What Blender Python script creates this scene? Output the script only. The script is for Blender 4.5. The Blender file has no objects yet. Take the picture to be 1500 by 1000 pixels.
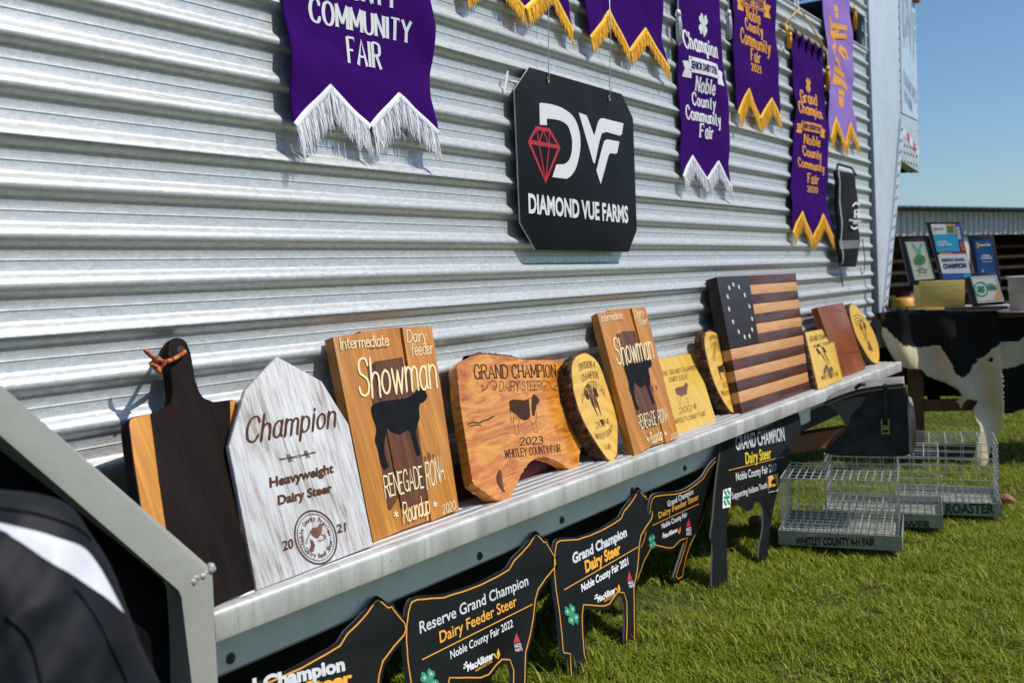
import bpy, bmesh, math, random
import numpy as np
from mathutils import Vector, Matrix, noise
random.seed(7); rng = np.random.default_rng(7)
SC = bpy.context.scene; COL = SC.collection
R_ = math.radians

# ------------------------------------------------------------------ camera
# world: X runs along the trailer wall, the wall plane is Y = 0 (we stand at negative Y), Z is up, grass near the wall at Z = 0
GZ = 1.03
CAM = np.array([0.0, -1.65, GZ])
FOC = 1458.0
_vh = np.array([1000., -132., FOC]); _s0 = .045; _yv = FOC*FOC/(132-1000*_s0)
_vv = np.array([_s0*_yv, _yv, FOC])
_X = _vh/np.linalg.norm(_vh); _Z = -_vv/np.linalg.norm(_vv); _Y = np.cross(_Z, _X)
RM = np.stack([_X, _Y, _Z], 1)          # world -> camera (x right, y down, z forward)
cd = bpy.data.cameras.new('camera'); co = bpy.data.objects.new('camera', cd); COL.objects.link(co)
cd.sensor_width = 36; cd.lens = FOC/1500*36; cd.clip_start = .05; cd.clip_end = 3000
r_, u_, b_ = RM[0], -RM[1], -RM[2]
co.matrix_world = Matrix(((r_[0], u_[0], b_[0], CAM[0]), (r_[1], u_[1], b_[1], CAM[1]), (r_[2], u_[2], b_[2], CAM[2]), (0, 0, 0, 1)))
cd.dof.use_dof = True; cd.dof.focus_distance = 2.55; cd.dof.aperture_fstop = 4.6
SC.camera = co

# ------------------------------------------------------------------ light
SUN = np.array([.26, -.60, .76]); SUN /= np.linalg.norm(SUN)
W = bpy.data.worlds.new('World'); SC.world = W; W.use_nodes = True
nt = W.node_tree; bg = nt.nodes['Background']
sky = nt.nodes.new('ShaderNodeTexSky'); sky.sky_type = 'NISHITA'; sky.sun_disc = False
sky.sun_elevation = math.asin(SUN[2]); sky.sun_rotation = math.atan2(SUN[0], SUN[1])
sky.air_density = 1.0; sky.dust_density = .6; sky.ozone_density = 3.0
tint = nt.nodes.new('ShaderNodeMix'); tint.data_type = 'RGBA'; tint.blend_type = 'MULTIPLY'; tint.inputs[0].default_value = 1
tint.inputs[7].default_value = (.80, .95, 1.06, 1)
nt.links.new(sky.outputs[0], tint.inputs[6]); nt.links.new(tint.outputs[2], bg.inputs[0]); bg.inputs[1].default_value = .105
sl = bpy.data.lights.new('sun', 'SUN'); sl.energy = 4.3; sl.angle = R_(.53); sl.color = (1, .955, .88)
so = bpy.data.objects.new('sun', sl); COL.objects.link(so); so.location = (4, -4, 8)
so.rotation_euler = Vector(SUN).to_track_quat('Z', 'Y').to_euler()
SC.view_settings.view_transform = 'Standard'; SC.view_settings.look = 'None'
SC.view_settings.exposure = 0; SC.view_settings.gamma = 1
SC.render.engine = 'CYCLES'
SC.cycles.max_bounces = 6; SC.cycles.diffuse_bounces = 3; SC.cycles.glossy_bounces = 3
SC.cycles.use_denoising = True; SC.cycles.sample_clamp_indirect = 6

# ------------------------------------------------------------------ measuring helpers
def ray(px, py):
    d = np.array([(px-750)/FOC, (py-500)/FOC, 1.]); return RM.T @ d
def onplane(px, py, o, n):
    r = ray(px, py); t = (np.dot(n, np.asarray(o)-CAM))/np.dot(n, r); return CAM+t*r
def onY(px, py, y): return onplane(px, py, (0, y, 0), np.array([0, 1., 0]))
def onX(px, py, x): return onplane(px, py, (x, 0, 0), np.array([1., 0, 0]))
def onZ(px, py, z): return onplane(px, py, (0, 0, z), np.array([0, 0, 1.]))
def nrm(v): v = np.asarray(v, float); return v/np.linalg.norm(v)
class Frame:
    """a real plane in the place: origin o, u to the right, v up, n = u x v towards the viewer"""
    def __init__(s, o, u, v):
        s.o = np.asarray(o, float); s.u = nrm(u); v = np.asarray(v, float); v = v-np.dot(v, s.u)*s.u
        s.v = nrm(v); s.n = np.cross(s.u, s.v)
    def px(s, x, y):
        p = onplane(x, y, s.o, s.n)-s.o; return (float(p@s.u), float(p@s.v))
    def pts(s, l): return [s.px(*p) for p in l]
    def mat(s):
        return Matrix([[s.u[i], s.v[i], s.n[i], s.o[i]] for i in range(3)]+[[0, 0, 0, 1]])

# ------------------------------------------------------------------ scene helpers
def tag(o, label=None, cat=None, group=None, kind=None):
    for k, v in (('label', label), ('category', cat), ('group', group), ('kind', kind)):
        if v: o[k] = v
    return o
def thing(name, label, cat, frame=None, loc=None, group=None):
    o = bpy.data.objects.new(name, None); COL.objects.link(o); o.empty_display_size = .05
    if frame is not None: o.matrix_world = frame.mat()
    elif loc is not None: o.location = loc
    return tag(o, label, cat, group)
def link(name, me, mat, parent=None, smooth=False):
    for m in (mat if isinstance(mat, (list, tuple)) else [mat]): me.materials.append(m)
    if smooth:
        me.polygons.foreach_set('use_smooth', [True]*len(me.polygons))
    o = bpy.data.objects.new(name, me); COL.objects.link(o)
    if parent is not None: o.parent = parent
    return o
def mesh(name, vs, fs, mat, parent=None, smooth=False, mi=None):
    me = bpy.data.meshes.new(name); me.from_pydata([tuple(map(float, v)) for v in vs], [], [tuple(f) for f in fs])
    o = link(name, me, mat, parent, smooth)
    if mi is not None: me.polygons.foreach_set('material_index', mi)
    me.update(); return o
def bobj(name, bm, mat, parent=None, smooth=False):
    me = bpy.data.meshes.new(name); bm.normal_update(); bm.to_mesh(me); bm.free()
    return link(name, me, mat, parent, smooth)
def sharp(o, ang=35):
    me = o.data
    me.polygons.foreach_set('use_smooth', [True]*len(me.polygons))
    try: me.set_sharp_from_angle(angle=R_(ang))
    except Exception: pass
    return o
class MB:
    """collects shapes into one mesh"""
    def __init__(s): s.v = []; s.f = []; s.m = []
    def add(s, vs, fs, mi=0):
        k = len(s.v); s.v += [tuple(v) for v in vs]; s.f += [tuple(i+k for i in f) for f in fs]; s.m += [mi]*len(fs); return s
    def box(s, a, b, mi=0):
        x0, y0, z0 = np.minimum(a, b); x1, y1, z1 = np.maximum(a, b)
        return s.add([(x0, y0, z0), (x1, y0, z0), (x1, y1, z0), (x0, y1, z0), (x0, y0, z1), (x1, y0, z1), (x1, y1, z1), (x0, y1, z1)],
                     [(0, 3, 2, 1), (4, 5, 6, 7), (0, 1, 5, 4), (1, 2, 6, 5), (2, 3, 7, 6), (3, 0, 4, 7)], mi)
    def tube(s, pts, r, n=6, mi=0, cap=True):
        pts = [np.asarray(p, float) for p in pts]; m = len(pts); rs = r if isinstance(r, (list, tuple, np.ndarray)) else [r]*m
        vs = []; ref = None
        for i, p in enumerate(pts):
            t = nrm(pts[min(i+1, m-1)]-pts[max(i-1, 0)]+1e-9)
            if ref is None: ref = np.array([0, 0, 1.]) if abs(t[2]) < .9 else np.array([1., 0, 0])
            a = nrm(np.cross(ref, t)); b = np.cross(t, a); ref = np.cross(t, a) if abs(np.dot(t, ref)) > .98 else ref
            for k in range(n):
                an = 2*math.pi*(k+.5)/n; vs.append(p+rs[i]*(math.cos(an)*a+math.sin(an)*b))
        fs = [(i*n+k, i*n+(k+1) % n, (i+1)*n+(k+1) % n, (i+1)*n+k) for i in range(m-1) for k in range(n)]
        if cap: fs += [tuple(range(n-1, -1, -1)), tuple(range((m-1)*n, m*n))]
        return s.add(vs, fs, mi)
    def build(s, name, mat, parent=None, smooth=False):
        return mesh(name, s.v, s.f, mat, parent, smooth, s.m if isinstance(mat, (list, tuple)) else None)
def area2(p): return sum(p[i][0]*p[(i+1) % len(p)][1]-p[(i+1) % len(p)][0]*p[i][1] for i in range(len(p)))
def prism(name, outline, z0, z1, mat, parent=None, bev=0, seg=2, smooth=True, side=None, jit=None):
    """outline in the local plane, extruded from z0 (back) to z1 (front); front and back rims bevelled"""
    if area2(outline) < 0: outline = outline[::-1]
    bm = bmesh.new(); n = len(outline)
    B = [bm.verts.new((a, b, z0)) for a, b in outline]
    F = [bm.verts.new((a, b, z1)) for a, b in outline]
    ff = bm.faces.new(F); bf = bm.faces.new(B[::-1])
    for i in range(n):
        f = bm.faces.new((B[i], B[(i+1) % n], F[(i+1) % n], F[i]))
        if side is not None: f.material_index = side
    if bev:
        bmesh.ops.bevel(bm, geom=list(ff.edges)+list(bf.edges), offset=bev, segments=seg, profile=.5, affect='EDGES', clamp_overlap=True)
    o = bobj(name, bm, mat, parent)
    return sharp(o, 40) if smooth else o
def dense(pts, step, closed=True):
    out = []; n = len(pts)
    for i in range(n if closed else n-1):
        a = np.array(pts[i]); b = np.array(pts[(i+1) % n]); k = max(1, int(np.linalg.norm(b-a)/step))
        out += [tuple(a+(b-a)*j/k) for j in range(k)]
    if not closed: out.append(tuple(pts[-1]))
    return out
def smoothc(pts, k=6, closed=True):
    """Catmull-Rom through points"""
    P = [np.array(p, float) for p in pts]; n = len(P); out = []
    for i in range(n if closed else n-1):
        g = (lambda j: P[j % n]) if closed else (lambda j: P[min(max(j, 0), n-1)])
        a, b, c, d = g(i-1), g(i), g(i+1), g(i+2)
        for j in range(k):
            t = j/k; out.append(tuple(.5*(2*b+(c-a)*t+(2*a-5*b+4*c-d)*t*t+(3*b-a-3*c+d)*t**3)))
    if not closed: out.append(tuple(P[-1]))
    return out
def inside(p, poly):
    x, y = p; c = False; n = len(poly); j = n-1
    for i in range(n):
        if (poly[i][1] > y) != (poly[j][1] > y) and x < (poly[j][0]-poly[i][0])*(y-poly[i][1])/(poly[j][1]-poly[i][1])+poly[i][0]: c = not c
        j = i
    return c
def inset(poly, d):
    if area2(poly) < 0: poly = poly[::-1]
    n = len(poly); out = []
    for i in range(n):
        a, b, c = (np.array(poly[(i+k) % n]) for k in (-1, 0, 1))
        e1 = nrm(b-a+1e-12); e2 = nrm(c-b+1e-12); m = nrm(np.array([-e1[1], e1[0]])+np.array([-e2[1], e2[0]])+1e-12)
        out.append(tuple(b+m*d/max(.45, float(m@np.array([-e1[1], e1[0]])))))
    return out

# ------------------------------------------------------------------ materials
class NB:
    def __init__(s, name):
        s.m = bpy.data.materials.new(name); s.m.use_nodes = True; s.t = s.m.node_tree; s.p = s.t.nodes['Principled BSDF']
        s.c = s.t.nodes.new('ShaderNodeTexCoord')
    def n(s, ty, **k):
        x = s.t.nodes.new(ty)
        for a, b in k.items(): setattr(x, a, b)
        return x
    def l(s, a, b): s.t.links.new(a, b)
    def mapped(s, scale, src='Object', rot=(0, 0, 0)):
        m = s.n('ShaderNodeMapping'); m.inputs['Scale'].default_value = scale; m.inputs['Rotation'].default_value = rot
        s.l(s.c.outputs[src], m.inputs[0]); return m.outputs[0]
    def noise(s, scale, detail=4, rough=.55, vec=None, dist=0):
        x = s.n('ShaderNodeTexNoise'); x.inputs['Scale'].default_value = scale; x.inputs['Detail'].default_value = detail
        x.inputs['Roughness'].default_value = rough; x.inputs['Distortion'].default_value = dist
        s.l(vec if vec is not None else s.c.outputs['Object'], x.inputs['Vector']); return x.outputs[0]
    def ramp(s, fac, stops):
        x = s.n('ShaderNodeValToRGB'); r = x.color_ramp
        while len(r.elements) < len(stops): r.elements.new(.5)
        for e, (p, c) in zip(r.elements, stops): e.position = p; e.color = (c[0], c[1], c[2], 1) if len(c) == 3 else c
        s.l(fac, x.inputs[0]); return x.outputs[0]
    def mix(s, fac, a, b, mode='MIX'):
        x = s.n('ShaderNodeMix', data_type='RGBA', blend_type=mode)
        for v, i in ((fac, 0), (a, 6), (b, 7)):
            if isinstance(v, (int, float)): x.inputs[i].default_value = v
            elif isinstance(v, tuple): x.inputs[i].default_value = (*v[:3], 1)
            else: s.l(v, x.inputs[i])
        return x.outputs[2]
    def bump(s, h, strength=.3, dist=.01):
        b = s.n('ShaderNodeBump'); b.inputs['Strength'].default_value = strength; b.inputs['Distance'].default_value = dist
        s.l(h, b.inputs['Height']); s.l(b.outputs[0], s.p.inputs['Normal']); return s
    def set(s, **k):
        for a, v in k.items():
            i = s.p.inputs[{'col': 'Base Color', 'rough': 'Roughness', 'metal': 'Metallic', 'spec': 'Specular IOR Level', 'coat': 'Coat Weight', 'coatr': 'Coat Roughness', 'sheen': 'Sheen Weight'}[a]]
            if isinstance(v, (int, float)): i.default_value = v
            elif isinstance(v, tuple): i.default_value = (*v[:3], 1)
            else: s.l(v, i)
        return s
def plain(name, col, rough=.5, metal=0, spec=.5, var=.12, scale=18, bump=0, bscale=200):
    b = NB(name); n = b.noise(scale, 5)
    lo = tuple(c*(1-var) for c in col); hi = tuple(min(1, c*(1+var)) for c in col)
    b.set(col=b.ramp(n, [(.3, lo), (.7, hi)]), rough=rough, metal=metal, spec=spec)
    if bump: b.bump(b.noise(bscale, 3), bump, .004)
    return b.m
def wood(name, c1, c2, c3=None, grain=(60, 4, 60), fine=(260, 9, 260), rough=.45, coat=0, bump=.15, dist=1.2, contrast=(.32, .68), spec=.35):
    b = NB(name)
    a = b.noise(1, 5, .55, b.mapped(grain), dist); f = b.noise(1, 3, .6, b.mapped(fine))
    big = b.noise(5, 2, .5)
    col = b.ramp(a, [(contrast[0], c1), (contrast[1], c2)])
    if c3: col = b.mix(b.ramp(big, [(.42, (0, 0, 0)), (.72, (.75, .75, .75))]), col, c3)
    col = b.mix(b.ramp(f, [(.35, (.45, .45, .45)), (.6, (0, 0, 0))]), col, tuple(x*.55 for x in c1))
    b.set(col=col, rough=rough, coat=coat, coatr=.15, spec=spec); b.bump(f, bump, .002)
    return b.m
def metal(name, col, rough=.38, metalv=.9, spangle=.1, sscale=90, streak=True, bump=.04):
    b = NB(name)
    v = b.n('ShaderNodeTexVoronoi'); v.inputs['Scale'].default_value = sscale; b.l(b.c.outputs['Object'], v.inputs['Vector'])
    n = b.noise(7, 6, .65); s = b.noise(1, 4, .6, b.mapped((14, 14, 1.2)))
    hsv = b.ramp(v.outputs['Color'], [(0, tuple(c*(1-spangle*1.6) for c in col)), (1, tuple(min(1, c*(1+spangle)) for c in col))])
    c = b.mix(b.ramp(n, [(.35, (.0, .0, .0)), (.75, (.5, .5, .5))]), hsv, tuple(x*.58 for x in col))
    if streak: c = b.mix(b.ramp(s, [(.5, (0, 0, 0)), (.8, (.35, .35, .35))]), c, tuple(x*.8*k for x, k in zip(col, (1, .97, .9))))
    rr = b.ramp(n, [(.2, (rough*.8,)*3), (.8, (min(1, rough*1.3),)*3)])
    b.set(col=c, rough=rr, metal=metalv)
    if bump: b.bump(b.noise(3.5, 3), bump, .05)
    return b.m
# ------------------------------------------------------------------ lettering: a pen-stroke alphabet (cap height 10) and the built-in sans
GL = {
'A': (8, ['-0,0 4,10 8,0', '-1.5,3.4 6.5,3.4']), 'B': (7, ['-0,10 0,0', '~0,10 4,10 6.2,9 6.2,6.4 4,5.3 0,5.3', '~0,5.3 4.3,5.3 7,4 7,1.3 4.3,0 0,0']),
'C': (7.4, ['~7.3,7.8 6,9.5 4,10 1.2,8.6 0,5 1.2,1.4 4,0 6,.5 7.4,2.2']), 'D': (7.4, ['-0,10 0,0', '~0,10 3.4,10 6.5,8.3 7.4,5 6.5,1.7 3.4,0 0,0']),
'E': (6, ['-0,10 0,0', '-0,10 6,10', '-0,5.2 4.8,5.2', '-0,0 6,0']), 'F': (6, ['-0,10 0,0', '-0,10 6,10', '-0,5.2 4.8,5.2']),
'G': (7.6, ['~7.3,7.8 6,9.5 4,10 1.2,8.6 0,5 1.2,1.4 4,0 6.3,.6 7.5,2.2', '-7.5,0 7.5,4.4', '-4.8,4.4 7.5,4.4']),
'H': (7.2, ['-0,10 0,0', '-7.2,10 7.2,0', '-0,5.2 7.2,5.2']), 'I': (.6, ['-.3,10 .3,0']), 'J': (5, ['~4.6,10 4.6,3 3.8,.6 2,0 .4,.8 0,2.4']),
'K': (7, ['-0,10 0,0', '-6.6,10 0,4.2', '-2.4,6.2 7,0']), 'L': (5.6, ['-0,10 0,0', '-0,0 5.6,0']), 'M': (9, ['-0,0 0,10', '-0,10 4.5,2.2', '-4.5,2.2 9,10', '-9,10 9,0']),
'N': (7.2, ['-0,0 0,10', '-0,10 7.2,0', '-7.2,0 7.2,10']), 'O': (8, ['~4,10 1.2,8.6 0,5 1.2,1.4 4,0 6.8,1.4 8,5 6.8,8.6 4,10']),
'P': (6.6, ['-0,10 0,0', '~0,10 4,10 6.5,9 6.5,5.9 4,4.8 0,4.8']), 'R': (7, ['-0,10 0,0', '~0,10 4,10 6.5,9 6.5,6.1 4,5 0,5', '-3.4,5 7,0']),
'S': (6.2, ['~5.9,8.2 4.9,9.6 3,10 .9,9.3 .3,7.6 1.2,6 3.2,5.2 5.3,4.2 6.2,2.5 5.4,.7 3.2,0 1.1,.6 0,2.1']), 'T': (7, ['-3.5,10 3.5,0', '-0,10 7,10']),
'U': (7, ['~0,10 0,3.4 1,.9 3.5,0 6,.9 7,3.4 7,10']), 'V': (8, ['-0,10 4,0', '-4,0 8,10']), 'W': (11, ['-0,10 2.8,0', '-2.8,0 5.5,9', '-5.5,9 8.2,0', '-8.2,0 11,10']),
'Y': (7.6, ['-0,10 3.8,5', '-7.6,10 3.8,5', '-3.8,5 3.8,0']), 'Z': (6, ['-0,10 6,10', '-6,10 0,0', '-0,0 6,0']),
'a': (5.4, ['~5,5 3.8,6.4 2.2,6.4 .6,5.2 0,3.1 .6,1 2.2,0 3.8,.5 5,2.2', '~5,6.4 4.9,2 5.2,.6 6,.2']), 'b': (5.4, ['-0,10 0,0', '~0,4.4 1.2,6 2.8,6.4 4.6,5.4 5.4,3.2 4.6,1 2.8,0 1.2,.4 0,2']),
'c': (4.6, ['~4.5,5 3.6,6.2 2.2,6.4 .6,5.2 0,3.1 .6,1 2.2,0 3.6,.3 4.6,1.4']), 'd': (5.4, ['-5.2,10 5.2,0', '~5.2,4.8 4,6.2 2.5,6.4 .7,5.3 0,3.1 .7,1 2.5,0 4,.4 5.2,2']),
'e': (5, ['~.2,3.4 4.9,3.7 4.5,5.5 2.7,6.4 .8,5.4 0,3.2 .7,.9 2.6,0 4,.3 5,1.5']), 'f': (3.6, ['~3.7,9.3 2.8,10 1.8,9.6 1.4,8 1.4,0', '-0,6.2 3.2,6.2']),
'g': (5.4, ['~5,5 3.8,6.4 2.2,6.4 .6,5.3 0,3.3 .6,1.2 2.2,.3 3.8,.8 5,2.4', '~5.1,6.4 5.1,-.8 4.2,-2.6 2.4,-3 .6,-2.2']), 'h': (5.2, ['-0,10 0,0', '~0,4.2 1.2,5.9 2.9,6.4 4.5,5.6 5,4 5,1 5.2,0']),
'i': (1, ['-.4,6.4 .5,0', '-.4,8.6 .5,8.9']), 'l': (.8, ['-.3,10 .4,0']), 'm': (8.4, ['-0,6.4 0,0', '~0,4.4 1.2,6 2.4,6.4 3.8,5.6 4.1,4.2 4.1,0', '~4.1,4.4 5.3,6 6.5,6.4 7.9,5.6 8.2,4.2 8.2,1 8.5,0']),
'n': (5.2, ['-0,6.4 0,0', '~0,4.2 1.2,5.9 2.9,6.4 4.5,5.6 5,4 5,1 5.2,0']), 'o': (5.4, ['~2.7,6.4 .8,5.4 0,3.2 .8,1 2.7,0 4.6,1 5.4,3.2 4.6,5.4 2.7,6.4']),
'p': (5.4, ['-0,6.4 0,-3', '~0,4.4 1.2,6 2.8,6.4 4.6,5.4 5.4,3.2 4.6,1 2.8,0 1.2,.4 0,2']), 'r': (3.6, ['-0,6.4 0,0', '~0,4 1,5.8 2.4,6.4 3.6,6.1']),
's': (4.4, ['~4.1,5.3 3.2,6.2 2,6.4 .7,5.9 .4,4.6 1.4,3.7 2.8,3.2 4.1,2.4 4.2,1 2.8,0 1,.2 0,1.3']), 't': (3.4, ['~1.4,9 1.4,1.6 2.2,.2 3.6,.4', '-0,6.3 3.3,6.3']),
'u': (5.2, ['~0,6.4 0,2.2 .8,.4 2.4,0 4,.8 5,2.4', '-5,6.4 5.1,0']), 'v': (5, ['-0,6.4 2.5,0', '-2.5,0 5,6.4']), 'w': (7.6, ['-0,6.4 1.9,0', '-1.9,0 3.8,5.8', '-3.8,5.8 5.7,0', '-5.7,0 7.6,6.4']),
'y': (5, ['-0,6.4 2.6,0', '~5,6.4 2.6,0 1.6,-2.4 0,-3']), '0': (6, ['~3,10 .8,8.4 0,5 .8,1.6 3,0 5.2,1.6 6,5 5.2,8.4 3,10']), '1': (3, ['-.4,8 2,10', '-2,10 2,0']),
'2': (6, ['~.2,7.8 1.2,9.5 3,10 5,9.2 5.6,7.3 4.6,5 2.4,2.6 0,0', '-0,0 6,0']), '3': (6, ['~.3,8.6 1.6,9.8 3.2,10 5.2,9.2 5.5,7.2 4.4,5.6 2.4,5.3', '~2.4,5.3 4.8,4.8 6,2.9 5,.8 2.9,0 1,.4 0,1.8']),
'4': (6.4, ['-4.6,10 0,3', '-0,3 6.4,3', '-4.6,10 4.6,0']), '7': (6, ['-0,10 6,10', '-6,10 2.2,0']), '-': (4, ['-0,4 3.4,4']), '&': (6, ['~6,0 1.6,7 2.2,9.4 3.8,9.4 4,7.6 .6,4 .4,1.4 2.4,0 4.6,.8 6,3.6']), '.': (1, ['-0,0 .8,.2']),
}
STY = {  # pen: thick, thin, slant, gap, cap style
'hand':   dict(a=1.25, b=.85, sl=.05, gap=1.6, cap='round'),
'brush':  dict(a=1.25, b=.6, sl=.10, gap=1.7, cap='round'),
'script': dict(a=1.7, b=.65, sl=.26, gap=2.4, cap='round'),
'serif':  dict(a=2.7, b=.85, sl=0, gap=2.9, cap='serif', sw=3.5, st=.6),
'west':   dict(a=1.55, b=.8, sl=0, gap=2.6, cap='serif', sw=3.0, st=.95, spur=True),
'westo':  dict(a=.8, b=.55, sl=0, gap=2.5, cap='serif', sw=2.3, st=.6, spur=True),
'fat':    dict(a=2.6, b=1.3, sl=0, gap=3.3, cap='serif', sw=3.9, st=1.3),
}
def _samp(st):
    p = [tuple(map(float, q.split(','))) for q in st[1:].split()]
    return smoothc(p, 5, False) if st[0] == '~' else p
def stroke_text(s, style):
    """-> verts (x, y, k) with a tiny layer number k so that crossing strokes do not share a plane, faces, width"""
    S = STY[style]; V = []; F = []; x0 = 0; lay = 0
    def quad(a, b, c, d):
        k = len(V); V.extend([(*a, lay % 9), (*b, lay % 9), (*c, lay % 9), (*d, lay % 9)]); F.append((k, k+1, k+2, k+3))
    def disc(c, r):
        k = len(V); n = 8; V.extend([(c[0]+r*math.cos(6.2832*i/n), c[1]+r*math.sin(6.2832*i/n), lay % 9) for i in range(n)]); F.append(tuple(range(k, k+n)))
    rnd = random.Random(len(s)*7+3)
    for ch in s:
        if ch == ' ': x0 += 3.6 if S['gap'] < 2 else 4.4; continue
        g = GL.get(ch)
        if g is None: continue
        jy = rnd.uniform(-.3, .3) if style in ('hand', 'brush') else 0
        for st in g[1]:
            P = np.array(_samp(st)); P[:, 1] += jy
            P[:, 0] += x0+S['sl']*P[:, 1]
            n = len(P); d = np.gradient(P, axis=0) if n > 2 else np.repeat(P[1:]-P[:1], 2, 0)
            d /= np.linalg.norm(d, axis=1)[:, None]+1e-9
            lay += 1
            hw = .5*(S['b']+(S['a']-S['b'])*np.abs(d[:, 1])**1.5)
            if st[0] == '-' and S['cap'] == 'serif' and abs(d[0][1]) < .15: hw[:] = .5*S['b']
            N = np.stack([-d[:, 1], d[:, 0]], 1)*hw[:, None]
            if S['cap'] != 'round' and abs(d[0][1]) > .5:      # straight horizontal ends
                pass
            k = len(V)
            for i in range(n):
                V.append((*(P[i]+N[i]), lay % 9)); V.append((*(P[i]-N[i]), lay % 9))
            for i in range(n-1): F.append((k+2*i, k+2*i+1, k+2*i+3, k+2*i+2))
            lay += 1
            if S['cap'] == 'round':
                disc(P[0], hw[0]); lay += 1; disc(P[-1], hw[-1])
            elif S['cap'] == 'serif':
                for e, q in ((0, 1), (n-1, n-2)):
                    if abs(d[e][1]) > .75 and st[0] == '-':
                        y = P[e][1]; up = y > 5
                        w = S['sw']*(.5 if abs(d[e][1]) > .95 else .42); t = S['st']*(-1 if up else 1); lay += 1
                        quad((P[e][0]-w, y), (P[e][0]+w, y), (P[e][0]+w*.75, y+t), (P[e][0]-w*.75, y+t))
                    elif st[0] == '-' and abs(d[e][1]) < .15:      # bar ends: a small vertical tick
                        lay += 1; xx = P[e][0]; yy = P[e][1]; sg = -1 if yy > 7 else (1 if yy < 2 else 0); h = S['st']*2
                        if e == n-1 and sg: quad((xx-.45, yy-.3*sg), (xx+.25, yy-.3*sg), (xx+.25, yy+sg*h), (xx-.15, yy+sg*h))
                    elif st[0] == '~' and ch in 'CGSacefrsy23' :
                        lay += 1; disc(P[e], S['b']*.85)
                if S.get('spur') and st[0] == '-' and abs(d[0][1]) > .9 and abs(P[0][1]-P[-1][1]) > 8:
                    m = (P[0]+P[-1])/2; lay += 1; w = S['a']*.5+.55
                    quad((m[0]-w, m[1]), (m[0], m[1]-.8), (m[0]+w, m[1]), (m[0], m[1]+.8))
        x0 += g[0]+S['gap']
    V = np.array(V); V[:, 1] /= 10
    lo = V[:, 0].min(); hi = V[:, 0].max(); V[:, 0] = (V[:, 0]-lo)/(hi-lo)
    return V, F
_fc = {}
def sans_text(s, bold):
    def get(t):
        cu = bpy.data.curves.new('tmp', 'FONT'); cu.body = t; cu.size = 1; cu.offset = bold; cu.resolution_u = 3
        o = bpy.data.objects.new('tmp', cu); COL.objects.link(o)
        dg = bpy.context.evaluated_depsgraph_get(); dg.update()
        me = o.evaluated_get(dg).to_mesh()
        v = np.array([(p.co.x, p.co.y, 0) for p in me.vertices]); f = [tuple(p.vertices) for p in me.polygons]
        o.evaluated_get(dg).to_mesh_clear(); bpy.data.objects.remove(o); bpy.data.curves.remove(cu); return v, f
    if bold not in _fc: h = get('H')[0]; _fc[bold] = (h[:, 1].min(), h[:, 1].max())
    b0, c0 = _fc[bold]; v, f = get(s)
    v[:, 1] = (v[:, 1]-b0)/(c0-b0); v[:, 0] = (v[:, 0]-v[:, 0].min())/(v[:, 0].max()-v[:, 0].min())
    return v, f
class Print:
    """painted lettering and marks of one colour on a surface; s maps local (a, b) to a point just above the surface"""
    def __init__(s, frame, lift=.0008, surf=None): s.f = frame; s.lift = lift; s.surf = surf; s.mb = MB(); s.k = 0
    def at(s, a, b, k=0):
        if s.surf: return s.surf(a, b, s.lift+k*.00006)
        return (a, b, s.lift+k*.00006)
    def text(s, t, style, BL, BR, TL, bold=.02, px=True, arc=0, fine=None):
        if px: BL, BR, TL = (np.array(s.f.px(*p)) for p in (BL, BR, TL))
        else: BL, BR, TL = (np.array(p, float) for p in (BL, BR, TL))
        V, F = sans_text(t, bold) if style == 'sans' else stroke_text(t, style)
        if style == 'sans' and s.surf: V, F = split(V, F, .07)
        e, h = BR-BL, TL-BL
        pts = []
        for x, y, k in V:
            p = BL+e*x+h*y
            if arc: p = p+h*arc*(1-(2*x-1)**2)
            pts.append(s.at(p[0], p[1], k+s.k))
        s.mb.add(pts, F); s.k = (s.k+1) % 3; return s
    def poly(s, pts, px=True):
        if px: pts = s.f.pts(pts)
        if area2(pts) < 0: pts = pts[::-1]
        s.k = (s.k+1) % 9
        if s.surf:
            V, F = split(np.array([(*p, 0) for p in pts]), [tuple(range(len(pts)))], .02)
            s.mb.add([s.at(p[0], p[1], s.k) for p in V], F)
        else: s.mb.add([s.at(a, b, s.k) for a, b in pts], [tuple(range(len(pts)))])
        return s
    def line(s, pts, w, px=True, closed=False):
        if px: pts = s.f.pts(pts)
        P = np.array(pts, float); n = len(P); s.k = (s.k+1) % 9
        if closed: P = np.vstack([P, P[:1]]); n += 1
        d = np.gradient(P, axis=0) if n > 2 else np.repeat(P[1:]-P[:1], 2, 0)
        if closed: d[0] = d[-1] = P[1]-P[-2]
        d /= np.linalg.norm(d, axis=1)[:, None]+1e-12; N = np.stack([-d[:, 1], d[:, 0]], 1)*w/2
        vs = []
        for i in range(n): vs += [s.at(*(P[i]-N[i]), s.k), s.at(*(P[i]+N[i]), s.k)]
        s.mb.add(vs, [(2*i, 2*i+2, 2*i+3, 2*i+1) for i in range(n-1)]); return s
    def ring(s, c, rx, ry, w, n=40, px=False):
        return s.line([(c[0]+rx*math.cos(6.28319*i/n), c[1]+ry*math.sin(6.28319*i/n)) for i in range(n)], w, px=px, closed=True)
    def dot(s, c, rx, ry=None, n=16):
        ry = ry or rx; return s.poly([(c[0]+rx*math.cos(6.28319*i/n), c[1]+ry*math.sin(6.28319*i/n)) for i in range(n)], px=False)
    def build(s, name, mat, parent): return s.mb.build(name, mat, parent)
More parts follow.
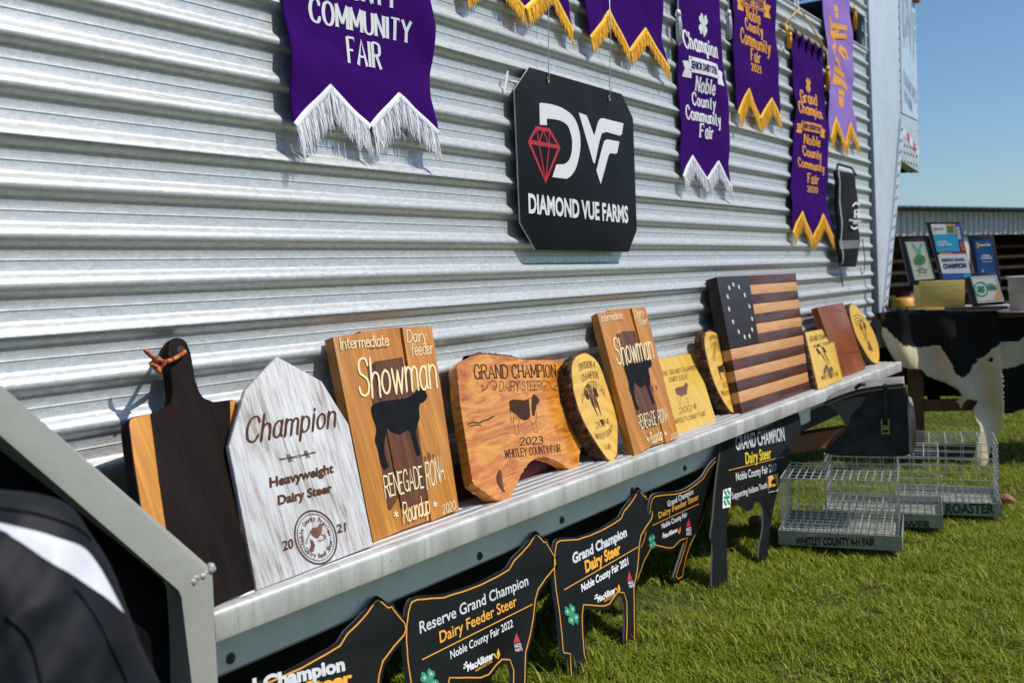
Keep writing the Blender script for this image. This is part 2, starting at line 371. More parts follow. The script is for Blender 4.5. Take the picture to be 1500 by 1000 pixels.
def split(V, F, step):
    bm = bmesh.new(); vs = [bm.verts.new(p) for p in V]
    for f in F:
        try: bm.faces.new([vs[i] for i in f])
        except Exception: pass
    bmesh.ops.triangulate(bm, faces=bm.faces[:])
    for _ in range(3):
        L = [e for e in bm.edges if e.calc_length() > step]
        if not L: break
        bmesh.ops.subdivide_edges(bm, edges=L, cuts=1)
        bmesh.ops.triangulate(bm, faces=[f for f in bm.faces if len(f.verts) > 3])
    bm.verts.index_update(); v = np.array([p.co[:] for p in bm.verts]); f = [tuple(q.index for q in p.verts) for p in bm.faces]; bm.free(); return v, f
def clover(pr, c, r, hpr=None):
    """a four-leaf clover mark; hpr receives the pale letters on its leaves"""
    for k in range(4):
        a = math.pi/4+k*math.pi/2; ca, sa = math.cos(a), math.sin(a)
        leaf = [(0, 0), (.55, .42), (.95, .45), (1.12, .22), (1.0, 0), (1.12, -.22), (.95, -.45), (.55, -.42)]
        leaf = smoothc(leaf, 3)
        pr.poly([(c[0]+r*(x*ca-y*sa), c[1]+r*1.0*(x*sa+y*ca)) for x, y in leaf], px=False)
        if hpr is not None:
            q = (c[0]+r*.66*ca, c[1]+r*.66*sa); d = r*.2
            hpr.text('H', 'sans', (q[0]-d*.7, q[1]-d), (q[0]+d*.7, q[1]-d), (q[0]-d*.7, q[1]+d), bold=.01, px=False)
    pr.line([(c[0], c[1]), (c[0]+.1*r, c[1]-.9*r), (c[0]+.3*r, c[1]-1.15*r)], .16*r, px=False)
# ------------------------------------------------------------------ shared materials
M = {}
def build_galv():
    b = NB('corrugated aluminium')
    v = b.n('ShaderNodeTexVoronoi'); v.inputs['Scale'].default_value = 1; b.l(b.mapped((70, 70, 190)), v.inputs['Vector'])
    big = b.noise(2.2, 5, .6); drip = b.noise(1, 5, .65, b.mapped((55, 55, 2.0))); sc = b.noise(1, 4, .7, b.mapped((3, 3, 170)))
    fine = b.noise(1, 3, .6, b.mapped((190, 190, 120)))
    c = b.ramp(v.outputs['Color'], [(0, (.49, .497, .495)), (1, (.69, .70, .70))])
    c = b.mix(b.ramp(drip, [(.45, (0, 0, 0)), (.75, (.55, .55, .55))]), c, (.46, .475, .47))
    c = b.mix(b.ramp(big, [(.4, (0, 0, 0)), (.8, (.45, .45, .45))]), c, (.52, .52, .49))
    c = b.mix(b.ramp(fine, [(.30, (.5, .5, .5)), (.50, (0, 0, 0))]), c, (.36, .39, .42))
    c = b.mix(b.ramp(sc, [(.66, (0, 0, 0)), (.78, (.4, .4, .4))]), c, (.78, .78, .77))
    rst = b.noise(1, 3, .5, b.mapped((11, 11, 26)))
    c = b.mix(b.ramp(rst, [(.755, (0, 0, 0)), (.775, (.85, .85, .85))]), c, (.20, .10, .04))
    b.set(col=c, metal=.5, rough=b.ramp(drip, [(.2, (.34,)*3), (.8, (.48,)*3)]), spec=.4); b.bump(b.noise(1, 4, .6, b.mapped((6, 6, 3))), .06, .02)
    return b.m
M['galv'] = build_galv()
M['alum'] = metal('aluminium deck', (.74, .74, .73), .34, .55, .05, 60)
def build_lip():
    b = NB('worn aluminium lip'); a = b.noise(1, 5, .65, b.mapped((9, 9, 2))); s = b.noise(1, 4, .7, b.mapped((2.5, 90, 160))); d = b.noise(1, 5, .6, b.mapped((45, 12, 4))); f = b.noise(160, 3, .6)
    c = b.ramp(a, [(.35, (.50, .495, .47)), (.65, (.70, .69, .665))]); c = b.mix(b.ramp(d, [(.52, (0, 0, 0)), (.72, (.75, .75, .75))]), c, (.36, .36, .30))
    c = b.mix(b.ramp(s, [(.62, (0, 0, 0)), (.72, (.65, .65, .65))]), c, (.82, .82, .80)); c = b.mix(b.ramp(f, [(.64, (0, 0, 0)), (.72, (.8, .8, .8))]), c, (.20, .20, .16))
    b.set(col=c, metal=.4, rough=b.ramp(a, [(.3, (.36,)*3), (.7, (.58,)*3)])); b.bump(a, .12, .01); return b.m
M['lip'] = build_lip()
M['skirt'] = metal('grey green skirt', (.74, .74, .67), .55, .1, .03, 500)
M['guard'] = metal('scuffed grey guard', (.41, .41, .37), .5, .25, .05, 500)
M['guard_dark'] = plain('dark guard panel', (.007, .007, .008), .8, spec=.08, var=.4, scale=9)
M['post'] = metal('white aluminium', (.60, .66, .72), .45, .25, .02, 20, bump=.02)
M['steel'] = metal('zinc steel', (.45, .45, .44), .45, .8, .1, 200)
M['rust'] = plain('rusty bolt', (.10, .085, .07), .7, .3, var=.35, scale=160)
M['dark'] = plain('dark underside', (.02, .02, .02), .8, var=.3)
M['rubber'] = plain('black rubber', (.018, .018, .018), .8, var=.3)

# ------------------------------------------------------------------ ground
def gz(x, y=0):
    t = min(max(x-3, 0), 3.6); return -.05*t
def build_ground():
    xs = list(np.linspace(-60, -4, 8))+list(np.arange(-3, 9, .25))+list(np.linspace(9.5, 30, 14))+[60, 150, 600]
    ys = [-400, -100, -40, -15]+list(np.arange(-8, 6, .5))+[8, 15, 40, 100, 500]
    V = []; F = []
    for x in xs:
        for y in ys: V.append((x, y, gz(x, y)+(.012*noise.noise(Vector((x*1.3, y*1.3, 0))) if -4 < x < 9 else 0)))
    n = len(ys)
    for i in range(len(xs)-1):
        for j in range(n-1): F.append((i*n+j, (i+1)*n+j, (i+1)*n+j+1, i*n+j+1))
    b = NB('soil and turf')
    a = b.noise(3.2, 6, .65); f = b.noise(60, 4, .7)
    c = b.ramp(a, [(.35, (.075, .09, .018)), (.6, (.12, .125, .03)), (.72, (.30, .21, .11))])
    c = b.mix(b.ramp(f, [(.3, (.6, .6, .6)), (.6, (0, 0, 0))]), c, (.02, .024, .008))
    b.set(col=c, rough=.95, spec=.1); b.bump(f, .8, .02)
    o = mesh('ground', V, F, b.m, smooth=True); tag(o, kind='structure')
build_ground()

def build_grass():
    def field(n, x0, x1, y0, y1, h0, h1, wd, power=1.0):
        x = rng.uniform(0, 1, n)**power*(x1-x0)+x0; y = rng.uniform(y0, y1, n)
        return x, y, rng.uniform(h0, h1, n), np.full(n, wd)
    sets = [field(150000, 1.9, 5.2, -1.45, .35, .012, .036, .0042, 1.25), field(70000, 4.6, 10.5, -2.0, .9, .018, .042, .0060, 1.2),
            field(16000, -.6, 2.2, -1.6, -.1, .025, .06, .005), field(26000, 10, 24, -6, 4, .05, .09, .016, 1.3), field(22000, -1.5, 8, -4.2, -1.4, .03, .07, .008)]
    x, y, h, w = (np.concatenate(k) for k in zip(*sets)); n = len(x)
    # thin, bare and lush patches
    def nf(x, y, s): return np.array([noise.noise(Vector((a*s, b*s, 3.3))) for a, b in zip(x, y)])
    p = nf(x, y, 2.3); q = nf(x, y, 9.0)
    keep = rng.uniform(0, 1, n) < np.clip(1.15-2.4*np.maximum(0, p+.7*q-.16), .05, 1)
    x, y, h, w, p, q = (k[keep] for k in (x, y, h, w, p, q)); n = len(x)
    h = h*(1+.55*q-.35*p)*np.where(rng.uniform(0, 1, n) < .05, 1.5, 1)
    z = np.array([gz(a) for a in x])-.004
    an = rng.uniform(0, 2*np.pi, n); lean = rng.uniform(.15, 1.5, n)
    # tufts lean together and the mowing lies mostly one way
    an2 = 2.6+1.2*nf(x, y, 5.0)*2; an = np.where(rng.uniform(0, 1, n) < .12, an2+rng.normal(0, .7, n), an)
    dx, dy = np.cos(an), np.sin(an); sx, sy = -dy, dx
    V = np.zeros((n, 5, 3)); hh = h
    for k, (t, wf) in enumerate(((0, 1), (0, 1), (.55, .8), (.55, .8), (1, 0))):
        sg = (-1, 1, -1, 1, 0)[k]; l = lean*t*t*hh*1.0
        V[:, k, 0] = x+dx*l+sx*sg*w*wf*.5; V[:, k, 1] = y+dy*l+sy*sg*w*wf*.5
        V[:, k, 2] = z+hh*t*np.cos(lean*t*.55)
    base = (np.arange(n)*5)[:, None]
    quads = (base+np.array([[0, 1, 3, 2]])); tris = (base+np.array([[2, 3, 4]]))
    me = bpy.data.meshes.new('grass'); me.vertices.add(n*5); me.vertices.foreach_set('co', V.reshape(-1))
    me.loops.add(n*7); li = np.concatenate([quads, tris], 1).reshape(-1); me.loops.foreach_set('vertex_index', li)
    me.polygons.add(n*2); ls = np.stack([np.arange(n)*7, np.arange(n)*7+4], 1).reshape(-1); me.polygons.foreach_set('loop_start', ls)
    me.update(calc_edges=True); me.validate()
    b = NB('grass blades')
    g = b.n('ShaderNodeNewGeometry'); a = b.noise(2.1, 4, .6)
    c1 = b.ramp(g.outputs['Random Per Island'], [(0, (.10, .150, .008)), (.45, (.235, .300, .017)), (.8, (.355, .395, .033)), (.93, (.46, .45, .09)), (1, (.58, .50, .22))])
    c = b.mix(b.ramp(a, [(.38, (0, 0, 0)), (.7, (.7, .7, .7))]), c1, (.30, .33, .035), 'MIX')
    b.set(col=c, rough=.55, spec=.2)
    # blades let some light through
    tr = b.n('ShaderNodeBsdfTranslucent'); b.l(c, tr.inputs[0]); mx = b.n('ShaderNodeMixShader'); mx.inputs[0].default_value = .35
    out = b.t.nodes['Material Output']; b.l(b.p.outputs[0], mx.inputs[1]); b.l(tr.outputs[0], mx.inputs[2]); b.l(mx.outputs[0], out.inputs[0])
    o = link('grass', me, b.m); tag(o, 'short mown green grass with bare and yellowed patches', 'grass', kind='stuff')
build_grass()

# ------------------------------------------------------------------ the trailer
TR = thing('livestock_trailer', 'silver corrugated livestock trailer carrying banners, with a metal shelf along its side', 'trailer', loc=(2, .4, 0))
def tpart(o):
    o.parent = TR; o.matrix_parent_inverse = TR.matrix_basis.inverted(); return o
SEAM0 = .501+GZ; PIT = .085
def wall_profile():
    """(y, z) from the top down"""
    P = []; k0 = -19
    fr = [(0, -.0001), (.008, -.0015), (.020, -.0015), (.022, 0), (.23, 0), (.27, -.0012), (.31, -.0045), (.35, -.0085), (.40, -.0125), (.45, -.0152), (.50, -.0165), (.54, -.0165),
          (.58, -.0155), (.62, -.0132), (.66, -.0095), (.70, -.005), (.74, -.0016), (.78, 0), (.996, 0)]
    for k in range(k0, 15):
        for t, y in fr:
            if k % 4 == 2 and .5 <= t <= .56: y -= .0022
            z = SEAM0-(k+t)*PIT
            P.append((y, z))
            if k % 4 == 2 and t == .54: P.append((y+.0025, z-.0006))
    return [p for p in P if .30 < p[1] < 3.05]
WX1 = 6.335
def build_wall():
    P = wall_profile()
    xs = sorted(list(np.arange(-2.2, WX1, .35))+[4.62, 4.98, 5.06, 6.27, WX1])
    zo0, zo1 = 1.312+GZ, 1.50+GZ
    V = []; F = []; n = len(P)
    for x in xs:
        for y, z in P: V.append((x, y+.0016*noise.noise(Vector((x*1.7, z*2.3, 5))), z))
    for i in range(len(xs)-1):
        op = (4.6 < xs[i] < 4.97) or (5.05 < xs[i] < 6.26)
        for j in range(n-1):
            if op and zo0 < .5*(P[j][1]+P[j+1][1]) < zo1: continue
            F.append((i*n+j, i*n+j+1, (i+1)*n+j+1, (i+1)*n+j))
    w = tpart(mesh('corrugated_wall', V, F, M['galv'])); sharp(w, 50)
    m = MB()
    for a, b in ((4.60, 4.985), (5.055, 6.29)):
        m.box((a, -.012, zo0-.03), (b, .02, zo0-.002)); m.box((a, -.012, zo1+.002), (b, .02, zo1+.03)); m.box((a-.02, -.014, zo0-.03), (a-.001, .02, zo1+.03)); m.box((b+.001, -.014, zo0-.03), (b+.02, .02, zo1+.03))
    fr = m.build('window_frame', M['post']); fr.parent = w
    # closed box behind the wall: floor, roof, far wall, end wall
    s = MB(); s.box((-2.2, .03, .30), (6.4, 2.42, .34)); s.box((-2.2, .03, 3.02), (7.5, 2.42, 3.06)); s.box((-2.2, 2.40, .345), (7.5, 2.42, 3.015)); s.box((-2.2, .03, .345), (-2.18, 2.395, 3.015))
    tpart(s.build('body_shell', M['galv']))
    s = MB(); s.box((-2.2, .01, .20), (6.42, .10, .295)); s.box((-2.2, 2.3, .20), (6.42, 2.4, .295))
    for x in np.arange(-2, 6.4, .6): s.box((x, .105, .22), (x+.06, 2.295, .295))
    tpart(s.build('floor_frame', M['dark']))
    for x in (-.5, .45):
        for y in (.22, 1.95):
            t = MB(); c = np.array([x, y, .39]); prof = [(.20, 0), (.36, 0), (.385, .03), (.39, .06), (.39, .16), (.385, .19), (.36, .22), (.20, .22)]
            n = 40; vs = []; fs = []
            for k in range(n):
                a = 2*math.pi*k/n
                for r, d in prof: vs.append((c[0]+r*math.cos(a), c[1]+d-.11, c[2]+r*math.sin(a)))
            q = len(prof)
            for k in range(n):
                for j in range(q-1): fs.append((k*q+j, k*q+j+1, ((k+1) % n)*q+j+1, ((k+1) % n)*q+j))
            wh = tpart(mesh('wheel', vs, fs, M['rubber'], smooth=True))
            d = MB(); d.tube([c+(0, -.07, 0), c+(0, -.02, 0), c+(0, .05, 0)], [.17, .19, .2], 28); rr = d.build('rim', M['post']); rr.parent = wh
build_wall()

def rivets(mb, pts, r=.006, h=.004, nrmv=(0, -1, 0)):
    mb += [(np.array(p, float), r, h) for p in pts]
def rivet_objs(lst, mat, parent):
    r, h = lst[0][1:]; m = MB(); m.tube([(0, 0, 0), (0, -h*.6, 0), (0, -h, 0)], [r, r*.85, r*.3], 7); o0 = None
    for p, _, _ in lst:
        if o0 is None: o = o0 = m.build('rivet', mat)
        else: o = o0.copy(); COL.objects.link(o)
        o.location = p; par(o, parent)
def build_nose():
    Z = lambda z: z+GZ
    # side post and slanted corner, one folded sheet
    out = [(6.338, Z(2.0)), (6.375, Z(1.0)), (6.43, Z(-.217)), (6.45, Z(-.52)), (6.56, Z(-.52)), (6.505, Z(-.262)), (6.82, Z(.393)), (7.068, Z(.977)), (7.078, Z(2.0))]
    def side(name, out, y0, y1, mat, bev=.006):
        o = prism(name, [(x, z) for x, z in out], 0, y1-y0, mat, bev=bev)      # local x, y = X, Z ; local z = -Y
        o.matrix_world = Matrix(((1, 0, 0, 0), (0, 0, -1, y1), (0, 1, 0, 0), (0, 0, 0, 1)))
        return tpart2(o)
    def tpart2(o):
        mw = o.matrix_world.copy(); o.parent = TR; o.matrix_parent_inverse = TR.matrix_basis.inverted(); o.matrix_basis = mw; return o
    cp = side('corner_panel', out, -.022, .06, M['post'], .012)
    # riveted flange down the slanted edge
    m = MB(); rv = []
    e = [(7.068, Z(.977)), (6.82, Z(.393)), (6.505, Z(-.262)), (6.55, Z(-.52))]
    for a, b in zip(e[:-1], e[1:]):
        a = np.array(a); b = np.array(b); d = nrm(b-a); nn = np.array([d[1], -d[0]]); 
        for w0, w1, y in ((.0, .035, -.034), (.036, .105, -.027)):
            p = [a-nn*w0, b-nn*w0, b-nn*w1, a-nn*w1]; p = [(q[0], q[1]) for q in p]
            vs = [(q[0], -.0215, q[1]) for q in p]+[(q[0], y, q[1]) for q in p]
            m.add(vs, [(0, 1, 2, 3), (4, 5, 6, 7), (0, 1, 5, 4), (1, 2, 6, 5), (2, 3, 7, 6), (3, 0, 4, 7)])
        L = np.linalg.norm(b-a)
        for t in np.arange(.04, L, .085):
            q = a+d*t-nn*.07; rivets(rv, [(q[0], -.027, q[1])], .009, .005)
            q = a+d*(t+.04)-nn*.018; rivets(rv, [(q[0], -.034, q[1])], .009, .005)
    f = tpart(m.build('corner_flange', M['post'])); rivet_objs(rv, M['rust'], f)
    # front wall behind the slanted edge and the raised nose over it
    nose = [(7.082, Z(2.0)), (7.082, Z(.70)), (7.64, Z(.655)), (7.625, Z(2.0))]
    ns = side('nose_side', nose, -.018, .05, M['post'], .006)
    s = MB(); s.box((7.05, .06, Z(.70)), (7.62, 2.4, Z(.72))); s.add([(7.63, .0, Z(.66)), (7.63, 2.4, Z(.66)), (7.62, 2.4, Z(2)), (7.62, 0, Z(2))], [(0, 1, 2, 3)])
    a = [(7.06, Z(.98)), (6.81, Z(.39)), (6.5, Z(-.27)), (6.5, Z(-.72))]
    for p, q in zip(a[:-1], a[1:]): s.add([(p[0], .06, p[1]), (q[0], .06, q[1]), (q[0], 2.4, q[1]), (p[0], 2.4, p[1])], [(0, 1, 2, 3)])
    tpart(s.build('nose_underside', M['dark']))
    # perforated lower plate with rivets, reflective tape, banner and marker lamp
    rv = []; rivets(rv, [(x, -.018, Z(z)) for x in np.arange(7.12, 7.63, .085) for z in (.70, .76, .81)], .011, .006); rivet_objs(rv, M['rust'], ns)
    rv = []; rivets(rv, [(7.10, -.018, Z(z)) for z in np.arange(.95, 1.95, .07)]+[(7.615, -.018, Z(z)) for z in np.arange(.95, 1.95, .07)], .008, .005); rivet_objs(rv, M['steel'], ns)
    red, wht = plain('red tape', (.45, .03, .03), .4), plain('white tape', (.62, .64, .64), .4)
    m = MB()
    for k in range(6):
        xa, xb = 7.085+k*.09, 7.085+k*.09+.09; za, zb = .965-.27*(xa-7.07), .965-.27*(xb-7.07)
        vs = [(xa, -.0195, Z(za)), (xb, -.0195, Z(zb)), (xb, -.0195, Z(zb-.055)), (xa, -.0195, Z(za-.055))]; m.add(vs, [(0, 1, 2, 3)], k % 2)
    o = m.build('reflective_tape', [red, wht]); par(o, ns)
    m = MB(); m.box((7.13, -.0235, Z(1.02)), (7.59, -.0205, Z(1.95))); bn = m.build('side_banner', plain('pale blue vinyl', (.46, .56, .66), .35)); par(bn, ns)
    fr = Frame((7.13, -.0235, Z(1.02)), (1, 0, 0), (0, 0, 1))
    g = Print(fr, .001); rd = Print(fr, .001)
    g.text('D', 'sans', (.06, .52), (.24, .52), (.06, .86), .05, px=False).text('V', 'sans', (.2, .44), (.36, .44), (.2, .8), .05, px=False).text('F', 'sans', (.36, .42), (.45, .42), (.36, .74), .05, px=False)
    g.text('DIAMOND', 'sans', (.07, .20), (.44, .10), (.07, .30), .02, px=False).text('VUE FARMS', 'sans', (.07, .09), (.30, .03), (.07, .17), .02, px=False)
    rd.line([(.05, .66), (.09, .72), (.14, .70), (.17, .63), (.10, .46)], .012, px=False, closed=True)
    for p, mt in ((g, plain('grey print', (.26, .34, .42), .5)), (rd, plain('pale red print', (.5, .2, .24), .5))):
        o = p.build('lettering', mt, None); o.matrix_world = fr.mat(); par(o, ns, True)
    m = MB(); m.box((7.50, -.06, Z(1.84)), (7.60, -.0185, Z(1.90))); lp = m.build('marker_lamp', plain('red lens', (.5, .04, .03), .3)); par(lp, ns)
    m = MB(); m.box((7.44, -.05, Z(1.905)), (7.60, -.0185, Z(1.99))); lp = m.build('lamp_bracket', M['dark']); par(lp, ns)
def par(o, p, keep=False):
    mw = o.matrix_basis.copy()
    bpy.context.view_layer.update(); o.parent = p; o.matrix_parent_inverse = p.matrix_world.inverted(); o.matrix_basis = mw
    return o
build_nose()

# the running shelf along the wall
DZ = GZ-.552; SX0, SX1 = 1.10, 5.90
def lip(x): return -.238-.0072*(x-1.1)
def build_shelf():
    sec = [(-.004, -.004)]
    ys = np.linspace(.01, .205, 8)
    for a, b in zip(ys[:-1], ys[1:]):
        w = b-a; sec += [(-a, -.0035), (-(a+.1*w), 0), (-(a+.72*w), 0), (-(a+.8*w), -.0035)]
    sec += [(-.206, -.0035), (-.209, .001), (-.229, .0022), (-.2345, .0), (-.2372, -.0035), (-.238, -.009), (-.238, -.046), (-.236, -.053), (-.231, -.0555), (-.19, -.0555), (-.19, -.03), (-.004, -.03)]
    xs = list(np.linspace(SX0, SX1, 22)); V = []; F = []; n = len(sec)
    for x in xs:
        k = lip(x)/-.238
        for j, (y, z) in enumerate(sec): V.append((x, y*k, DZ+z+.0009*noise.noise(Vector((x*6, j*.2, 0)))))
    for i in range(len(xs)-1):
        for j in range(n-1): F.append((i*n+j, (i+1)*n+j, (i+1)*n+j+1, i*n+j+1))
    F += [tuple(range(n)), tuple(range((len(xs)-1)*n+n-1, (len(xs)-1)*n-1, -1))]
    lipj = [j for j, (y, z) in enumerate(sec) if y <= -.209]
    mi = []
    for i in range(len(xs)-1): mi += [1 if j in lipj else 0 for j in range(n-1)]
    mi += [1, 1]
    d = tpart(mesh('shelf_deck', V, F, [M['alum'], M['lip']], mi=mi)); sharp(d, 38)
    V = []; F = []
    for x in np.linspace(SX0, 4.55, 16):
        y = lip(x)+.085; w = .0012*noise.noise(Vector((x*3, 1, 2)))
        V += [(x, y+w, DZ-.03), (x, y+w, DZ-.150), (x, y+.012, DZ-.160), (x, y+.04, DZ-.160)]
    for i in range(15):
        for j in range(3): F.append((i*4+j, (i+1)*4+j, (i+1)*4+j+1, i*4+j+1))
    s = mesh('shelf_skirt', V, F, M['skirt']); par(s, d)
    for (px, py) in ((340, 964), (702, 813.7), (821, 761), (923, 718), (999, 685)):
        p = onY(px, py, lip(1.9)+.085); p[1] = lip(p[0])+.085
        m = MB(); m.tube([p, p+(0, -.002, 0), p+(0, -.0025, 0)], [.011, .011, .008], 16); m.tube([p+(0, -.0024, 0), p+(0, -.007, 0), p+(0, -.009, 0)], [.006, .006, .004], 6)
        o = m.build('bolt', M['rust']); par(o, d)
    for x in (1.6, 2.6, 3.6, 4.5, 5.5):
        m = MB(); m.add([(x, -.02, DZ-.032), (x, -.20, DZ-.032), (x, -.02, DZ-.2), (x+.01, -.02, DZ-.032), (x+.01, -.20, DZ-.032), (x+.01, -.02, DZ-.2)], [(0, 1, 2), (3, 5, 4), (0, 1, 4, 3), (1, 2, 5, 4), (2, 0, 3, 5)])
        par(m.build('shelf_bracket', M['steel']), d)
    # the sloping end guard in the foreground
    fr = Frame((1.11, -.305, DZ-.5), (1, 0, 0), (0, 0, 1))
    out = fr.pts([(-420, 203), (0, 563), (312, 829), (317, 840), (319, 1000), (321, 1160), (283, 1160), (281, 1000), (278, 868), (272, 853), (0, 637), (-420, 290)])
    g = prism('end_guard', out, -.062, 0, M['guard'], bev=.016, seg=4); g.matrix_world = fr.mat(); bpy.context.view_layer.update()
    mw = g.matrix_world.copy(); g.parent = TR; g.matrix_parent_inverse = TR.matrix_basis.inverted(); g.matrix_basis = mw
    fp = Frame((1.05, -.25, DZ-.5), (1, 0, 0), (0, 0, 1))
    out = fp.pts([(-420, 240), (0, 600), (280, 838), (292, 860), (292, 1160), (-420, 1160)])
    q = prism('guard_panel', out, -.02, 0, M['guard_dark'], bev=.003); q.matrix_world = fp.mat(); par(q, g, True)
    bm = bmesh.new()
    c0 = fr.px(300, 838)
    for k in range(17):
        t = k/16; a = fr.px(281+33*t, 853-21*t+2*math.sin(k*2.7)); r = .0066+.002*math.sin(k*2.1)
        b2 = bmesh.ops.create_icosphere(bm, subdivisions=2, radius=r)
        for v in b2['verts']: v.co += Vector((a[0]+.004*math.sin(k*3), a[1], -.0055)); v.co += Vector((noise.noise(v.co*120), noise.noise(v.co*130), 0))*.003
    w = bobj('weld_bead', bm, M['guard'], None, True); w.matrix_world = fr.mat(); par(w, g, True)
build_shelf()
# ------------------------------------------------------------------ hanging banners
def felt(name, col, hi):
    b = NB(name); n = b.noise(1, 4, .7, b.mapped((420, 420, 420))); q = b.noise(9, 3)
    c = b.ramp(n, [(.3, tuple(x*.7 for x in col)), (.62, col), (.85, hi)])
    b.set(col=c, rough=.95, spec=.04); b.bump(n, .25, .002); return b.m
M['purple'] = felt('purple felt', (.040, .005, .132), (.085, .024, .20))
M['lavender'] = felt('lavender cloth', (.30, .19, .55), (.38, .26, .62))
def fringe_mat(name, c1, c2):
    b = NB(name); g = b.n('ShaderNodeNewGeometry')
    b.set(col=b.ramp(g.outputs['Random Per Island'], [(0, c1), (1, c2)]), rough=.45, spec=.4, sheen=.1); b.bump(b.noise(1, 2, .5, b.mapped((300, 300, 900))), .5, .002); return b.m
M['gold_fringe'] = fringe_mat('gold fringe', (.92, .38, .006), (1, .62, .03))
M['white_fringe'] = fringe_mat('white fringe', (.68, .67, .73), (.88, .86, .91))
M['gold_ink'] = plain('gold print', (.72, .30, .02), .6, var=.1, scale=60)
M['white_ink'] = plain('white print', (.68, .67, .70), .6, var=.06, scale=60)
M['rope'] = plain('yellow cord', (.70, .42, .04), .6, var=.2, scale=300)
M['dowel'] = wood('dowel wood', (.30, .16, .06), (.50, .30, .13))
def interp(pts, t):
    t = np.asarray(t); P = sorted(pts); return np.interp(t, [p[0] for p in P], [p[1] for p in P])
class Banner:
    """felt banner: px edges give its real outline on the plane just off the wall ridges"""
    def __init__(s, name, label, cat, left, right, zig, top, cloth, fringe, seed, flen=.06, wav=.008, yoff=-.0195, group='banners hung along the trailer wall'):
        s.rn = random.Random(seed); s.seed = seed
        yo = yoff
        top = onY(*left[0], yo)[2]-GZ+.06
        L = [onY(*p, yo) for p in left]; R = [onY(*p, yo) for p in right]; Zg = [onY(*p, yo) for p in zig]
        x0 = L[0][0]; zt = GZ+top
        s.fr = Frame((x0, yo, zt), (1, 0, 0), (0, 0, 1)); s.t = thing(name, label, cat, s.fr, group=group)
        s.L = sorted([(p[2]-zt, p[0]-x0) for p in L]); s.R = sorted([(p[2]-zt, p[0]-x0) for p in R])
        s.Z = [(p[0]-x0, p[2]-zt) for p in Zg]; s.wav = wav
        s.wid = s.R[0][1]-s.L[0][1]
        u0, u1 = s.Z[0][0], s.Z[-1][0]
        s.Zs = [((a-u0)/(u1-u0), b) for a, b in s.Z]
        # refine so columns meet the points
        cols = sorted(set(list(np.linspace(0, 1, 45))+[a for a, b in s.Zs])); rows = np.linspace(0, 1, 64)
        V = []; F = []
        for c in cols:
            zb = interp(s.Zs, c)
            for r in rows:
                v = zb*r; ul, ur = interp(s.L, v), interp(s.R, v); k = max(0, (r-.8)/.2)
                u = (ul+(ur-ul)*c)*(1-k)+(u0+(u1-u0)*c)*k
                V.append(s.surf(float(u), float(v), 0))
        n = len(rows)
        for i in range(len(cols)-1):
            for j in range(n-1): F.append((i*n+j, i*n+j+1, (i+1)*n+j+1, (i+1)*n+j))
        o = mesh('cloth', V, F, cloth, s.t, True)
        md = o.modifiers.new('thick', 'SOLIDIFY'); md.thickness = .0022; md.offset = -1
        s.fringe(fringe, flen)
    def surf(s, u, v, lift):
        k = s.seed*3.1; w = s.wid+1e-6; e = min(1, max(0, -v/.25))
        d = s.wav*(math.sin(u/w*5.2+k+v*2.5)*.7+math.sin(v*11+k*2+u*3)*.55+.5*math.sin(v*26+k+u/w*2.2))
        d += .5*s.wav*noise.noise(Vector((u*14, v*9, k)))
        d = max(d, -.6*s.wav)*(.35+.65*e)*.8+.5*s.wav+.001
        return (u, v, d+lift)
    def fringe(s, mat, ln):
        bd = MB(); st = MB(); rn = s.rn; Z = s.Z
        for (a, b) in zip(Z[:-1], Z[1:]):
            a = np.array(a); b = np.array(b); L = np.linalg.norm(b-a); d = (b-a)/L; nn = np.array([d[1], -d[0]])
            if nn[1] > 0: nn = -nn
            # heading braid
            m = max(6, int(L/.0035)); vs = []
            for i in range(m+1):
                p = a+d*L*i/m
                for q, lf in ((p-nn*.003, .0015), (p+nn*.004, .0045), (p+nn*.013, .0045), (p+nn*.016, .001)): vs.append(s.surf(q[0], q[1], lf+.0022*(i % 2)))
            bd.add(vs, [(i*4+j, i*4+j+1, i*4+4+j+1, i*4+4+j) for i in range(m) for j in range(3)])
            for t in np.arange(0, L, .0029):
                p = a+d*(t+rn.uniform(-.001, .001))+nn*.010; l = ln*rn.uniform(.82, 1.1)
                dirv = nrm(np.array([.30 if d[1] > 0 else .18, -1.0])+np.array([rn.gauss(0, .035), 0]))
                bend = rn.gauss(0, .04); pts = []
                for i in range(6):
                    q = i/5; dd = dirv*(1-.35*q)+np.array([bend*q*.5, -.35*q]); c = p+dd*l*q
                    base = s.surf(p[0], p[1], 0)[2]; pts.append((c[0], c[1], base+.003+rn.uniform(0, .004)*q+.002*math.sin(q*2.4+t*200)+rn.uniform(-.0005, .0015)))
                rr = rn.uniform(.0014, .0020); st.tube(pts, [rr, rr*1.1, rr, rr, rr*.9, rr*.45], 4, cap=False)
        bd.build('fringe_braid', mat, s.t, True); o = st.build('fringe', mat, s.t, True)
    def pr(s): return Print(s.fr, .0012, s.surf)
